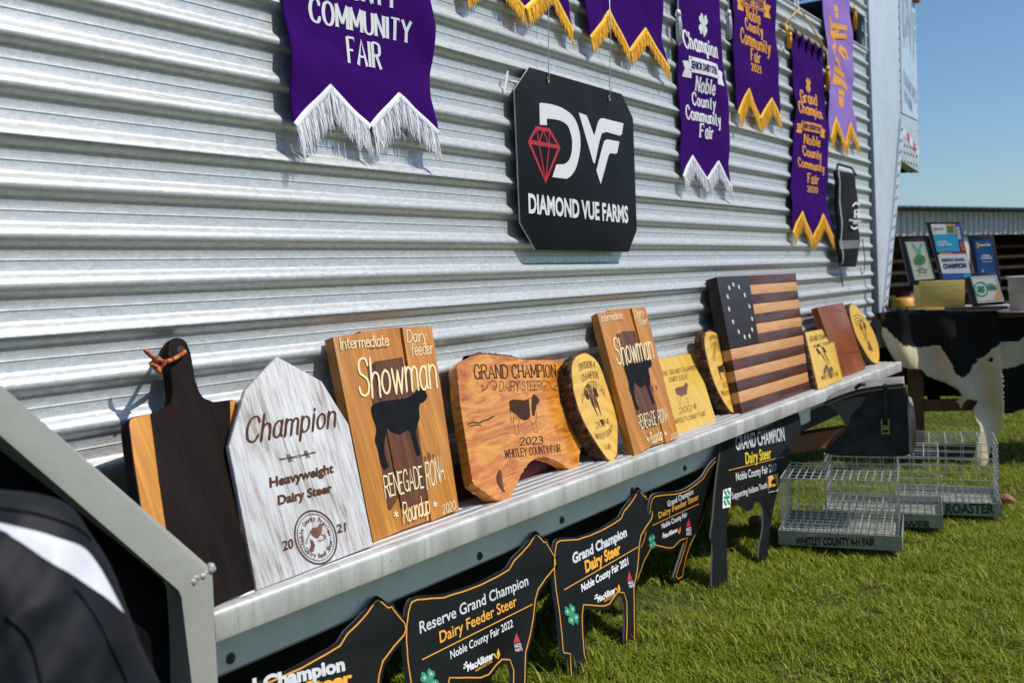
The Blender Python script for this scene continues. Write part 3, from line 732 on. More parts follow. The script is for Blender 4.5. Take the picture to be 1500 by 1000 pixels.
def ribbon_mark(b, ink, dark, TL, TR, BL, BR, t):
    """scroll ribbon with lettering"""
    q = [np.array(b.fr.px(*p)) for p in (TL, TR, BR, BL)]; e = q[1]-q[0]; h = q[3]-q[0]; ul = q[0]
    P = lambda x, y: tuple(ul+e*x+h*y)
    ink.poly([P(.14, 0), P(.86, 0), P(.86, .72), P(.14, .72)], px=False)
    ink.poly([P(0, .3), P(.12, .24), P(.12, .72), P(.2, .8), P(.2, 1), P(0, 1), P(.05, .64)], px=False)
    ink.poly([P(1, .3), P(.88, .24), P(.88, .72), P(.8, .8), P(.8, 1), P(1, 1), P(.95, .64)], px=False)
    dark.line([P(.16, .08), P(.84, .08)], .0035, px=False); dark.line([P(.16, .64), P(.84, .64)], .0035, px=False)
    dark.text(t, 'sans', P(.19, .55), P(.81, .55), P(.19, .18), .03, px=False)
def tassel(b, top, end, mat, cordtop):
    fr = b.fr; a = np.array(fr.px(*top)); e = np.array(fr.px(*end)); c = np.array(fr.px(*cordtop)); m = MB()
    m.tube([(c[0], c[1], .02), ((a+c)[0]/2, (a+c)[1]/2, .022), (a[0], a[1], .022)], .0024, 5)
    for k in range(9):
        an = 6.28*k/9; m.tube([(a[0]+.004*math.cos(an), a[1], .022+.004*math.sin(an)), (a[0]+.009*math.cos(an), a[1]-.02, .022+.009*math.sin(an))], [.004, .004], 5)
    rn = random.Random(4)
    for k in range(60):
        an = rn.uniform(0, 6.28); r = rn.uniform(.002, .012); l = rn.uniform(.85, 1.05)
        p = a+(e-a)*l; m.tube([(a[0]+.6*r*math.cos(an), a[1]-.012, .022+.6*r*math.sin(an)), (.5*(a+p)[0]+r*math.cos(an), .5*(a+p)[1], .022+r*math.sin(an)), (p[0]+1.3*r*math.cos(an), p[1], .022+r*math.sin(an))], [.0014, .0014, .0008], 4)
    o = m.build('tassel', mat, b.t, True)

def banners():
    pu, gf, wf, gi, wi = M['purple'], M['gold_fringe'], M['white_fringe'], M['gold_ink'], M['white_ink']
    TOP = .95
    b = Banner('award_banner', 'widest purple felt banner, white lettering COMMUNITY FAIR, white zigzag fringe', 'banner',
               [(408, -90), (410.7, 0), (415, 52), (416.4, 117), (416.4, 166), (420, 182)], [(617, -90), (623, 0), (630.8, 39), (631.6, 91), (625, 145), (624, 170), (631, 192)],
               [(421, 183), (477.5, 126), (538.6, 184), (578.9, 138), (633.4, 195)], TOP, pu, wf, 1, .072, .015)
    p = b.pr(); p.text('COUNTY', 'serif', (472, -12), (577, 15), (470, -48)).text('COMMUNITY', 'serif', (451, 30.5), (600, 65), (449, -4)).text('FAIR', 'serif', (507, 92), (559, 102), (504, 54)); p.build('lettering', wi, b.t)
    b = Banner('award_banner', 'purple gold fringed banner, mostly above the frame, over the left half of the sign', 'banner',
               [(676, -90), (678, -22)], [(829, -90), (832, 0), (836, 40)], [(676, -16), (716, -50), (764.8, 12), (803, -22), (838.5, 45)], TOP, pu, gf, 2, .05, .009)
    b = Banner('award_banner', 'purple banner with blank lower end and gold fringe, right of and above the black sign', 'banner',
               [(849, -90), (851, 0), (853, 43), (858, 55)], [(964, -90), (966.9, 0), (968.8, 60), (973, 98)], [(858, 55), (891.5, 15), (919.6, 74), (944.3, 41.5), (974.8, 100)], TOP, pu, gf, 3, .048, .010)
    b = Banner('award_banner', 'purple champion banner with white lettering, clover mark and white fringe and tassels', 'banner',
               [(989, -60), (989.4, 0), (992.5, 130), (998.5, 198), (994, 240), (997, 257)], [(1052, -60), (1053, 0), (1060.7, 130), (1067, 167), (1068, 198), (1063, 245), (1069, 272)],
               [(996.6, 258), (1013.3, 228), (1034.4, 262), (1050, 236), (1070, 273)], TOP, pu, wf, 4, .060, .010)
    p = b.pr(); dk = Print(b.fr, .0022, b.surf)
    c = b.fr.px(1026.6, 37); clover(p, c, .040)
    p.text('Champion', 'fat', (998.7, 69.7), (1050.5, 87), (996.6, 44)).text('Noble', 'fat', (1015.8, 133), (1042, 140.5), (1015, 112)).text('County', 'fat', (1013, 153), (1045, 162), (1012, 135)).text('Community', 'fat', (1004, 173.5), (1053, 186), (1002.8, 154)).text('Fair', 'fat', (1023, 201), (1041, 205), (1023, 181.5))
    ribbon_mark(b, p, dk, (996, 80), (1054, 98), (998, 112), (1054, 128), 'SENIOR DAIRY STEER')
    p.build('lettering', wi, b.t); dk.build('ribbon_lettering', pu, b.t)
    tassel(b, (985.5, 17), (988, 66), wf, (986, -40)); tassel(b, (1060, 17), (1062, 58), wf, (1058, -40))
    b = Banner('award_banner', 'purple banner lettered Noble County Community Fair 2021 in gold, second from the white-lettered champion banner', 'banner',
               [(1069, -60), (1070, 0), (1071, 105), (1076, 149), (1078, 163)], [(1132, -60), (1133.6, 0), (1139, 149), (1139, 170)], [(1077.8, 166), (1093.9, 130), (1112.5, 172), (1127.4, 144), (1140, 172)], TOP, pu, gf, 5, .066, .009)
    b.t['label'] = 'purple banner lettered Noble County Community Fair 2021 in gold with gold fringe'
    p = b.pr(); dk = Print(b.fr, .0022, b.surf)
    for t, BL, BR, TL in (('Noble', (425, 88), (495, 118), (422, 30)), ('County', (415, 138), (505, 176), (412, 84)), ('Community', (390, 198), (535, 262), (388, 132)), ('Fair', (445, 285), (495, 303), (443, 230)), ('2021', (448, 333), (498, 350), (446, 298))):
        f = lambda q: (960+q[0]/3.226, q[1]/3.226); p.text(t, 'fat', f(BL), f(BR), f(TL))
    ribbon_mark(b, p, dk, (1076, -14), (1126, 2), (1078, 14), (1126, 30), 'DAIRY STEER')
    p.build('lettering', gi, b.t); dk.build('ribbon_lettering', pu, b.t)
    # hung from a dowel
    g6 = lambda x, y: (1120+x/2.632, y/2.632)
    b = Banner('award_banner', 'purple grand champion banner dated 2020 hanging from a wooden dowel on a yellow cord', 'banner',
               [g6(90, 122), g6(105, 250), g6(114, 420), g6(106, 640), g6(95, 770), g6(103, 885)], [g6(217, 202), g6(235, 420), g6(240, 600), g6(235, 760), g6(246, 900)],
               [g6(101, 895), g6(138, 815), g6(180, 915), g6(212, 825), g6(255, 915)], 1.0, pu, gf, 6, .066, .010)
    # the cloth of this one starts at the dowel
    me = [o for o in b.t.children if o.name.startswith('cloth')][0].data
    zl, zr = b.fr.px(*g6(90, 122)), b.fr.px(*g6(217, 202))
    for v in me.vertices:
        lim = zl[1]+(v.co.x-zl[0])*(zr[1]-zl[1])/(zr[0]-zl[0])
        if v.co.y > lim: v.co.y = lim-.0004*v.co.y
    p = b.pr(); dk = Print(b.fr, .0022, b.surf)
    c = b.fr.px(*g6(160, 330)); clover(p, c, .035)
    for t, BL, BR, TL in (('Grand', (130, 393), (195, 410), (128, 347)), ('Champion', (121, 433), (215, 463), (118, 390)), ('Noble', (148, 552), (205, 569), (147, 516)), ('County', (145, 598), (212, 620), (143, 560)), ('Community', (128, 640), (222, 668), (125, 606)), ('Fair', (163, 704), (202, 712), (162, 668)), ('2020', (163, 739), (202, 745), (162, 716))):
        p.text(t, 'fat', g6(*BL), g6(*BR), g6(*TL))
    ribbon_mark(b, p, dk, g6(120, 462), g6(220, 490), g6(120, 510), g6(220, 535), 'DAIRY FEEDER STEER')
    p.build('lettering', gi, b.t); dk.build('ribbon_lettering', pu, b.t)
    a, e, ap = b.fr.px(*g6(62, 106)), b.fr.px(*g6(226, 194)), b.fr.px(*g6(126, 34))
    m = MB(); m.tube([(a[0]-.02, a[1]+.004, .008), (e[0]+.02, e[1]-.004, .008)], .0125, 12); o = m.build('dowel', M['dowel'], b.t, True)
    m = MB(); m.tube([(a[0], a[1]+.005, .014), (ap[0], ap[1], .012), (e[0], e[1], .014)], .0045, 6)
    for k in range(4): t = .5+.0*k; m.tube([(a[0]+.01*k, a[1]-.004*k-.015, .02), (a[0]+.01*k+.004, a[1]-.004*k+.016, .021)], .004, 5)
    m.build('hanging_cord', M['rope'], b.t, True)
    for k in range(5):
        m = MB()
        t = (k+.5)/5; x, y = zl[0]+(zr[0]-zl[0])*t, zl[1]+(zr[1]-zl[1])*t
        m.add([(x-.018, y-.03, .0225), (x+.018, y-.036, .0225), (x+.016, y+.012, .0225), (x-.016, y+.018, .0225), (x-.018, y-.03, .010), (x+.018, y-.036, .010), (x+.016, y+.012, .010), (x-.016, y+.018, .010)], [(0, 1, 2, 3), (2, 3, 7, 6), (1, 2, 6, 5), (0, 3, 7, 4)])
        m.build('hanging_loop', pu, b.t)
    tassel(b, g6(80, 130), g6(78, 190), gf, g6(82, 100)); tassel(b, g6(227, 260), g6(230, 350), gf, g6(226, 200))
    b = Banner('award_banner', 'pale lavender banner with gold lettering set on end, nearest the trailer corner', 'banner',
               [(1199, -70), (1199.8, 0), (1204, 30), (1209, 68), (1211, 114), (1212, 175), (1211, 198)], [(1242, -70), (1243.5, 0), (1247, 76), (1249, 167), (1254, 207)],
               [(1211, 202), (1221.8, 172), (1235.9, 211), (1244.6, 179), (1256, 209)], TOP, M['lavender'], gf, 7, .062, .009)
    p = b.pr(); q5 = lambda x, y: (1150+x/5, y/5)
    # upright blackletter-like lettering running down the cloth
    for st, w in (([(352, 60), (380, 70), (375, 110), (360, 130)], .035), ([(310, 120), (330, 190), (440, 210)], .03), ([(325, 200), (335, 265), (440, 270)], .028), ([(320, 250), (360, 245), (400, 190)], .03), ([(350, 280), (360, 330), (335, 360), (350, 400)], .032),
                  ([(390, 345), (440, 380), (450, 440)], .03), ([(380, 360), (430, 440)], .03), ([(355, 430), (380, 455), (400, 520)], .026), ([(350, 500), (430, 560)], .03), ([(350, 560), (400, 590), (450, 650)], .032), ([(345, 600), (430, 610)], .028), ([(385, 670), (430, 690)], .03), ([(385, 720), (425, 735)], .03), ([(385, 760), (425, 770)], .028)):
        p.line([q5(*k) for k in st], w)
    p.build('lettering', gi, b.t)
    tassel(b, q5(482, 60), q5(487, 225), gf, q5(480, -60))
banners()

# ------------------------------------------------------------------ the farm sign on two wires
def farm_sign():
    M['sign_black'] = plain('satin black panel', (.0095, .011, .015), .55, spec=.10, var=.3, scale=6)
    fr = Frame((2.80, -.040, GZ+.088), (1, -.004, 0), (0, .012, 1))
    t = thing('hanging_sign', 'black eight-sided farm sign with white DVF letters and red diamond, hung on wires', 'sign', fr)
    out = fr.pts([(754, 131), (775.5, 98.5), (911, 138), (927.5, 174), (933, 337), (921, 369), (785, 366), (762.5, 326.5)])
    prism('panel', out, -.006, 0, [M['sign_black'], plain('sign edge', (.5, .5, .5), .4)], t, bev=.0006, side=1)
    s = lambda x, y: (730+x/3.226, 80+y/3.226)
    w = Print(fr, .0009); r = Print(fr, .0009)
    # D, V and F shapes
    def cur(l, k=5): return smoothc([s(*p) for p in l], k, False)
    w.poly([s(193, 232), s(196, 229)]+cur([(205, 229), (250, 236), (300, 253), (345, 285), (372, 330), (386, 395), (384, 460), (368, 530), (345, 570), (322, 587)])+[s(254, 579), s(273, 520)]+cur([(288, 519), (312, 517), (332, 500), (344, 468), (348, 415), (340, 370), (325, 335), (295, 314), (262, 306)])+[s(228, 303), s(228, 334), s(195, 332)])
    w.poly([s(379, 275), s(415, 288), s(420, 298), s(452, 385), s(470, 318), s(480, 303), s(492, 301), s(590, 326), s(582, 378), s(572, 384), s(510, 366), s(488, 372), s(477, 408), s(455, 514), s(448, 512)])
    w.poly([s(462, 548), s(492, 430), s(500, 408), s(514, 401), s(571, 412), s(560, 466), s(550, 469), s(527, 466), s(520, 476), s(483, 612)])
    w.text('DIAMOND VUE FARMS', 'sans', s(143, 750), s(613, 797), s(140, 655), .032)
    D = [(178, 348), (240, 358), (287, 438), (222, 600), (143, 412)]
    r.line([s(*p) for p in D], .0125, closed=True); r.line([s(143, 412), s(287, 438)], .0125)
    for a, b2 in (((180, 350), (190, 420)), ((210, 356), (190, 420)), ((210, 356), (238, 430)), ((240, 358), (238, 430)), ((190, 422), (222, 600)), ((238, 432), (222, 600))): r.line([s(*a), s(*b2)], .0055)
    w.build('white_lettering', M['white_ink'], t); r.build('red_diamond', plain('red print', (.42, .012, .018), .5), t)
    for k, (hx, hy, tx, ty) in enumerate(((230, 118, 228, -250), (519, 205, 521, -150))):
        h = fr.px(*s(hx, hy)); u = fr.px(*s(tx, ty)); m = MB()
        m.tube([(h[0], h[1]-.006, .001), (h[0], h[1]+.002, .008), (h[0]+.001, h[1]+.03, .006), (u[0], h[1]+.2, .005), (u[0], u[1]+.15, .008)], .0017, 6)
        an = np.linspace(0, 6.28, 10); m.tube([(h[0]+.004*math.cos(a), h[1]-.002+.009*math.sin(a), .004) for a in an], .0016, 5)
        if k: m.tube([(h[0], h[1]+.012, .006), (h[0]+.016, h[1]+.05, .014)], .0015, 5)
        m.build('hanging_wire', M['steel'], t, True)
    m = MB(); q = fr.px(*s(50, 122)); m.add([(q[0]-.014, q[1]-.03, -.010), (q[0]-.006, q[1]-.03, -.010), (q[0]+.016, q[1]+.03, -.010), (q[0]+.008, q[1]+.03, -.010)], [(0, 1, 2, 3)]); m.box((q[0]+.02, q[1]+.002, -.0112), (q[0]+.06, q[1]+.006, -.0075))
    m.build('tape_tab', plain('clear tape', (.75, .76, .76), .15), t)
farm_sign()

# ------------------------------------------------------------------ black bag hung near the corner
def bag_strap():
    fr = Frame((4.6, -.05, GZ+.2), (1, 0, 0), (0, 0, 1)); fr = Frame(onY(1240, 395, -.06), (1, 0, 0), (0, 0, 1))
    t = thing('equipment_bag', 'long black zipped bag with white logo and grey band, hung beside the trailer corner', 'bag', fr)
    L = fr.pts([(1223, 250), (1225.5, 285), (1227, 320), (1228, 350), (1229, 375), (1232, 390)]); Rr = fr.pts([(1253.5, 256), (1255.5, 290), (1257, 320), (1258.5, 350), (1258.5, 372), (1252, 391)])
    n = 14; V = []; F = []; m = 30
    ks = np.linspace(0, 1, m)
    li = lambda P, k: np.array([np.interp(k, np.linspace(0, 1, len(P)), [p[i] for p in P]) for i in (0, 1)])
    def sf(a, k):
        l, r = li(L, k), li(Rr, k); p = l+(r-l)*a; d = .016*max(0, math.sin(math.pi*min(1, max(0, a))))**.6*(1-.5*max(0, k-.85)/.15)+.004*math.sin(k*17+a*4)+.003*noise.noise(Vector((a*5, k*14, 2)))
        return (p[0], p[1], d)
    for k in ks:
        for a in np.linspace(0, 1, n): V.append(sf(a, k))
    for i in range(m-1):
        for j in range(n-1): F.append((i*n+j, (i+1)*n+j, (i+1)*n+j+1, i*n+j+1))
    nyl = plain('black nylon', (.008, .0085, .011), .7, spec=.15, var=.3, scale=80, bump=.3, bscale=700)
    o = mesh('body', V, F, nyl, t, True); md = o.modifiers.new('thick', 'SOLIDIFY'); md.thickness = .012
    def strip(name, k0, k1, a0, a1, lift, mat):
        V = []; F = []; kk = np.linspace(k0, k1, 12); aa = np.linspace(a0, a1, 14)
        for k in kk:
            for a in aa: x, y, z = sf(a, k); V.append((x, y, z+lift))
        for i in range(11):
            for j in range(13): F.append((i*14+j, (i+1)*14+j, (i+1)*14+j+1, i*14+j+1))
        return mesh(name, V, F, mat, t, True)
    strip('grey_band', .62, .72, .02, .99, .003, plain('grey webbing', (.13, .13, .13), .7, var=.2, scale=200)); strip('zip_strip', .0, .97, .06, .10, .003, plain('grey piping', (.3, .3, .3), .6))
    pr = Print(fr, .001, lambda a, b, l: (a, b, .021+l))
    g = lambda x, y: (1180+x/3.703, 230+y/3.703)
    pr.text('R', 'fat', g(240, 332), g(272, 332), g(240, 290)); pr.line([g(232, 268), g(252, 250), g(272, 262)], .012); pr.text('Angus', 'sans', g(212, 350), g(280, 353), g(212, 336), .03); pr.text('2021', 'sans', g(236, 365), g(260, 366), g(236, 354), .03); pr.line([g(224, 378), g(240, 392), g(262, 382)], .011)
    pr.build('logo', M['white_ink'], t)
    m = MB(); cd = [(1225, 385), (1226, 405), (1229, 420), (1228, 400)]
    m.tube([(*fr.px(*p), .02) for p in cd], .003, 5); gc = plain('grey cord', (.12, .11, .10), .8); m.build('drawstring', gc, t); m = MB(); m.tube([(*fr.px(*p), .02) for p in [(1258, 350), (1262, 380), (1261, 398), (1257, 402), (1255, 392)]], .003, 5)
    m.build('drawstring', gc, t)
    m = MB(); m.tube([(*fr.px(1224, 252), .005), (*fr.px(1230, 240), -.01), (*fr.px(1250, 246), -.01), (*fr.px(1253, 257), .005)], .006, 6); m.build('hanging_strap', nyl, t)
bag_strap()
# ------------------------------------------------------------------ awards standing on the shelf
M['oak'] = wood('stained pine', (.40, .145, .020), (.62, .27, .048), (.52, .20, .03), grain=(26, 2.2, 26), fine=(150, 6, 150), rough=.42, coat=.12)
M['oak2'] = wood('stained pine plank', (.36, .125, .018), (.57, .235, .04), (.46, .17, .026), grain=(32, 2.0, 32), fine=(170, 7, 170), rough=.42, coat=.12)
M['walnut_stain'] = wood('dark stained patch', (.075, .022, .008), (.17, .058, .018), grain=(45, 3, 45), fine=(200, 8, 200), rough=.45)
M['walnut'] = wood('walnut', (.050, .014, .007), (.115, .036, .016), (.15, .05, .025), grain=(3, 40, 40), fine=(9, 220, 220), rough=.35, coat=.15)
M['maple'] = wood('maple stripe', (.58, .27, .10), (.72, .38, .16), (.62, .29, .10), grain=(2, 26, 26), fine=(8, 190, 190), rough=.35, coat=.15, bump=.08)
M['canton'] = wood('smoked dark wood', (.020, .013, .014), (.038, .026, .028), grain=(3, 30, 30), rough=.45)
M['ebony'] = wood('near black wood', (.006, .0035, .003), (.015, .008, .0065), (.018, .009, .007), grain=(40, 3, 40), rough=.6, coat=0, bump=.1, spec=.10)
M['cherry'] = wood('orange side wood', (.50, .19, .025), (.68, .30, .055), grain=(40, 2, 40), rough=.38, coat=.15)
M['redwood'] = wood('red brown board', (.16, .035, .010), (.28, .072, .020), (.34, .095, .022), grain=(20, 1.6, 20), fine=(120, 5, 120), rough=.4, coat=.15)
M['yellow_wood'] = wood('yellow lacquered wood', (.68, .41, .06), (.75, .47, .08), (.72, .43, .06), grain=(14, 2, 14), fine=(90, 5, 90), rough=.35, coat=.25, bump=.06)
M['burn'] = plain('burnt engraving', (.045, .018, .008), .7, spec=.2, var=.4, scale=90)
M['burn_soft'] = plain('light burnt engraving', (.25, .13, .03), .7, spec=.2, var=.3, scale=90)
M['black_paint'] = plain('matt black paint', (.007, .008, .010), .7, spec=.1, var=.3, scale=30)
M['cream_paint'] = plain('cream brush paint', (.78, .64, .38), .6, var=.08, scale=60)
def build_white():
    b = NB('whitewashed board')
    a = b.noise(1, 5, .6, b.mapped((110, 8, 110)), .3); f = b.noise(1, 4, .65, b.mapped((320, 16, 320))); g = b.noise(1, 4, .6, b.mapped((9, 5, 9)))
    m = b.mix(.5, a, f); m = b.mix(.3, m, g)
    c = b.ramp(m, [(.40, (.24, .18, .15)), (.46, (.43, .41, .40)), (.54, (.58, .58, .59)), (.7, (.68, .68, .70))])
    b.set(col=c, rough=.65, spec=.3); b.bump(f, .35, .002); return b.m
M['whitewash'] = build_white()
def build_bark():
    b = NB('rough bark'); a = b.noise(1, 6, .7, b.mapped((70, 70, 25))); v = b.noise(55, 5, .7)
    b.set(col=b.ramp(a, [(.3, (.018, .010, .006)), (.48, (.10, .055, .03)), (.64, (.23, .135, .075)), (.78, (.36, .25, .16))]), rough=.85, spec=.15); b.bump(v, 1, .02); return b.m
M['bark'] = build_bark()
def build_live():
    b = NB('figured live edge wood')
    a = b.noise(1, 5, .6, b.mapped((4, 16, 10)), 2.2); f = b.noise(1, 4, .6, b.mapped((14, 120, 60)), .8); g = b.noise(5.5, 4, .6, None, 1.5)
    c = b.ramp(a, [(.28, (.24, .05, .006)), (.43, (.52, .16, .016)), (.58, (.70, .29, .04)), (.75, (.42, .10, .010))])
    c = b.mix(b.ramp(g, [(.52, (0, 0, 0)), (.7, (.6, .6, .6))]), c, (.74, .35, .06)); c = b.mix(b.ramp(f, [(.3, (.5, .5, .5)), (.45, (0, 0, 0))]), c, (.22, .055, .010))
    b.set(col=c, rough=.28, coat=.35, coatr=.12); return b.m
M['live'] = build_live()
def build_slice(name, c0, c1):
    b = NB(name)
    w = b.n('ShaderNodeTexWave', wave_type='RINGS', rings_direction='Z'); w.inputs['Scale'].default_value = 7; w.inputs['Distortion'].default_value = 2.2; w.inputs['Detail'].default_value = 3
    w.inputs['Detail Scale'].default_value = 2; b.l(b.c.outputs['Object'], w.inputs['Vector'])
    n = b.noise(9, 4, .6)
    c = b.ramp(w.outputs[0], [(.2, c0), (.8, c1)]); c = b.mix(b.ramp(n, [(.45, (0, 0, 0)), (.75, (.6, .6, .6))]), c, tuple(x*.88 for x in c1))
    b.set(col=c, rough=.36, coat=.25, coatr=.15); return b.m
M['slice'] = build_slice('lacquered end grain', (.68, .38, .055), (.75, .45, .085))

def stand(px, thick, H, yaw=0, touch=.018, lift=0):
    """a frame standing on the shelf deck at pixel px and leaning back until its top meets the wall ridges"""
    o = onZ(*px, DZ+lift); s = max(0, min(.5, (-o[1]-thick-touch)/H))
    return Frame(o, (1, yaw, 0), (0, s, math.sqrt(1-s*s)))
def crop(x0, y0, s): return lambda *p: (x0+p[0]/s, y0+p[1]/s)
cow_side = [(690, 262), (705, 253), (716, 262), (728, 290), (715, 311), (701, 317), (697, 340), (699, 370), (690, 400), (686, 425), (700, 488), (703, 500), (690, 504), (675, 455), (660, 411), (632, 424), (602, 416), (586, 402), (579, 432), (576, 470), (582, 508), (592, 532), (578, 541), (565, 520), (555, 470), (545, 440), (549, 400), (536, 360), (530, 328), (543, 311), (600, 301), (650, 294), (674, 280)]
cow_n = [((x-530)/198, (541-y)/288) for x, y in cow_side]
def cow_mark(pr, hip, poll, foot):
    """side view cow silhouette through three points (hip top, poll, rear foot) of the board"""
    src = np.array([[(530-530)/198, (541-325)/288, 1], [(705-530)/198, (541-253)/288, 1], [(580-530)/198, 0, 1]])
    dst = np.array([pr.f.px(*q) for q in (hip, poll, foot)]); A = np.linalg.solve(src, dst)
    pts = [tuple(np.array([x, y, 1])@A) for x, y in cow_n]
    pr.poly(smoothc(pts, 3), px=False); return A
def cow_face(pr, c, w, h, tan=None):
    """front view cow head; c centre, in local units"""
    P = lambda x, y: (c[0]+x*w, c[1]+y*h)
    for sg in (-1, 1):
        pr.poly([P(sg*.20, .27), P(sg*.34, .34), P(sg*.5, .27), P(sg*.48, .13), P(sg*.32, .09), P(sg*.22, .17)], px=False)
        pr.poly([P(sg*.20, .22), P(sg*.24, .0), P(sg*.16, -.22), P(sg*.10, -.30), P(sg*.12, -.05), P(sg*.13, .12)], px=False)
    pr.poly([P(-.13, -.36), P(.13, -.36), P(.10, -.46), P(0, -.5), P(-.10, -.46)], px=False); pr.line([P(-.15, .34), P(0, .42), P(.15, .34)], w*.07, px=False)
    if tan is not None: tan.poly([P(-.15, .30), P(0, .38), P(.15, .30), P(.09, .0), P(.05, -.1), P(-.05, -.1), P(-.09, .0)], px=False)

def cutting_board():
    c = crop(180, 480, 2.5)
    fr = stand((362, 869), .02, .46, yaw=.18); t = thing('cutting_board', 'paddle shaped cutting board in near black wood with orange side strips', 'cutting board', fr)
    o = [(352, 975), (500, 940), (447, 770), (432, 620), (420, 480), (416, 300), (419, 275), (412, 264), (400, 263), (330, 271), (300, 266), (280, 245), (268, 215), (258, 150), (247, 90), (238, 55), (215, 36), (190, 36), (172, 52), (166, 90), (174, 150), (182, 215), (186, 250), (178, 278), (158, 300), (120, 310), (40, 326), (24, 335), (20, 355), (40, 520), (60, 640), (110, 1030)]
    L = [fr.px(*c(*p)) for p in o]
    # square the hidden lower part on the deck
    bl = (L[-1][0], .004); br = (L[1][0]+.02, .004)
    out = [bl, (fr.px(365, 869)[0]+.085, .004)]+L[2:-1]
    out = smoothc(dense(out, .02), 2)
    b = prism('board', out, -.021, 0, M['ebony'], t, bev=.004, seg=3)
    def strip(pts, nm):
        P = [fr.px(*c(*p)) for p in pts]; q = prism(nm, P, -.0205, .0006, M['cherry'], t, bev=.0005)
    strip([(26, 338), (40, 329), (98, 314), (108, 390), (130, 560), (153, 715), (178, 860), (110, 900), (84, 770), (60, 610), (42, 500), (24, 358)], 'side_strip')
    strip([(392, 267), (410, 265), (416, 275), (413, 305), (416, 480), (428, 620), (443, 770), (452, 800), (432, 740), (412, 620), (400, 520), (391, 400), (388, 385), (394, 330)], 'side_strip')
    # leather thong through the hole
    h = fr.px(*c(213, 83)); m = MB()
    P = lambda x, y, z: (*fr.px(*c(x, y)), z)
    hole = MB(); hole.tube([(h[0], h[1], -.004), (h[0], h[1], .0009)], .010, 16); hole.build('hang_hole', M['dark'], t)
    m.tube(smoothc([P(218, 85, .002), P(205, 100, .014), (P(165, 125, .016)), P(125, 140, .02), P(95, 152, .026)], 5, False), .0042, 7)
    m.tube(smoothc([P(150, 95, -.018), P(128, 118, .004), P(108, 140, .018), P(92, 150, .024)], 5, False), .0042, 7)
    m.tube(smoothc([P(92, 150, .026), P(70, 132, .03), P(52, 112, .028), P(43, 98, .026)], 5, False), [.0042]*14+[.0036, .003], 7)
    for k in range(3):
        an = np.linspace(0, 6.28, 14); q = P(88, 155, .027)
        m.tube([(q[0]+.010*math.cos(a)+.002*k, q[1]+.008*math.sin(a+k)-.003*k, q[2]+.006*math.sin(2*a+k)) for a in an], .0042, 6)
    lb = NB('leather thong'); n = lb.noise(1, 2, .5, lb.mapped((90, 90, 90))); lb.set(col=lb.ramp(n, [(.35, (.10, .016, .006)), (.5, (.42, .08, .012)), (.66, (.62, .26, .03))]), rough=.6)
    m.build('leather_thong', lb.m, t, True)
cutting_board()

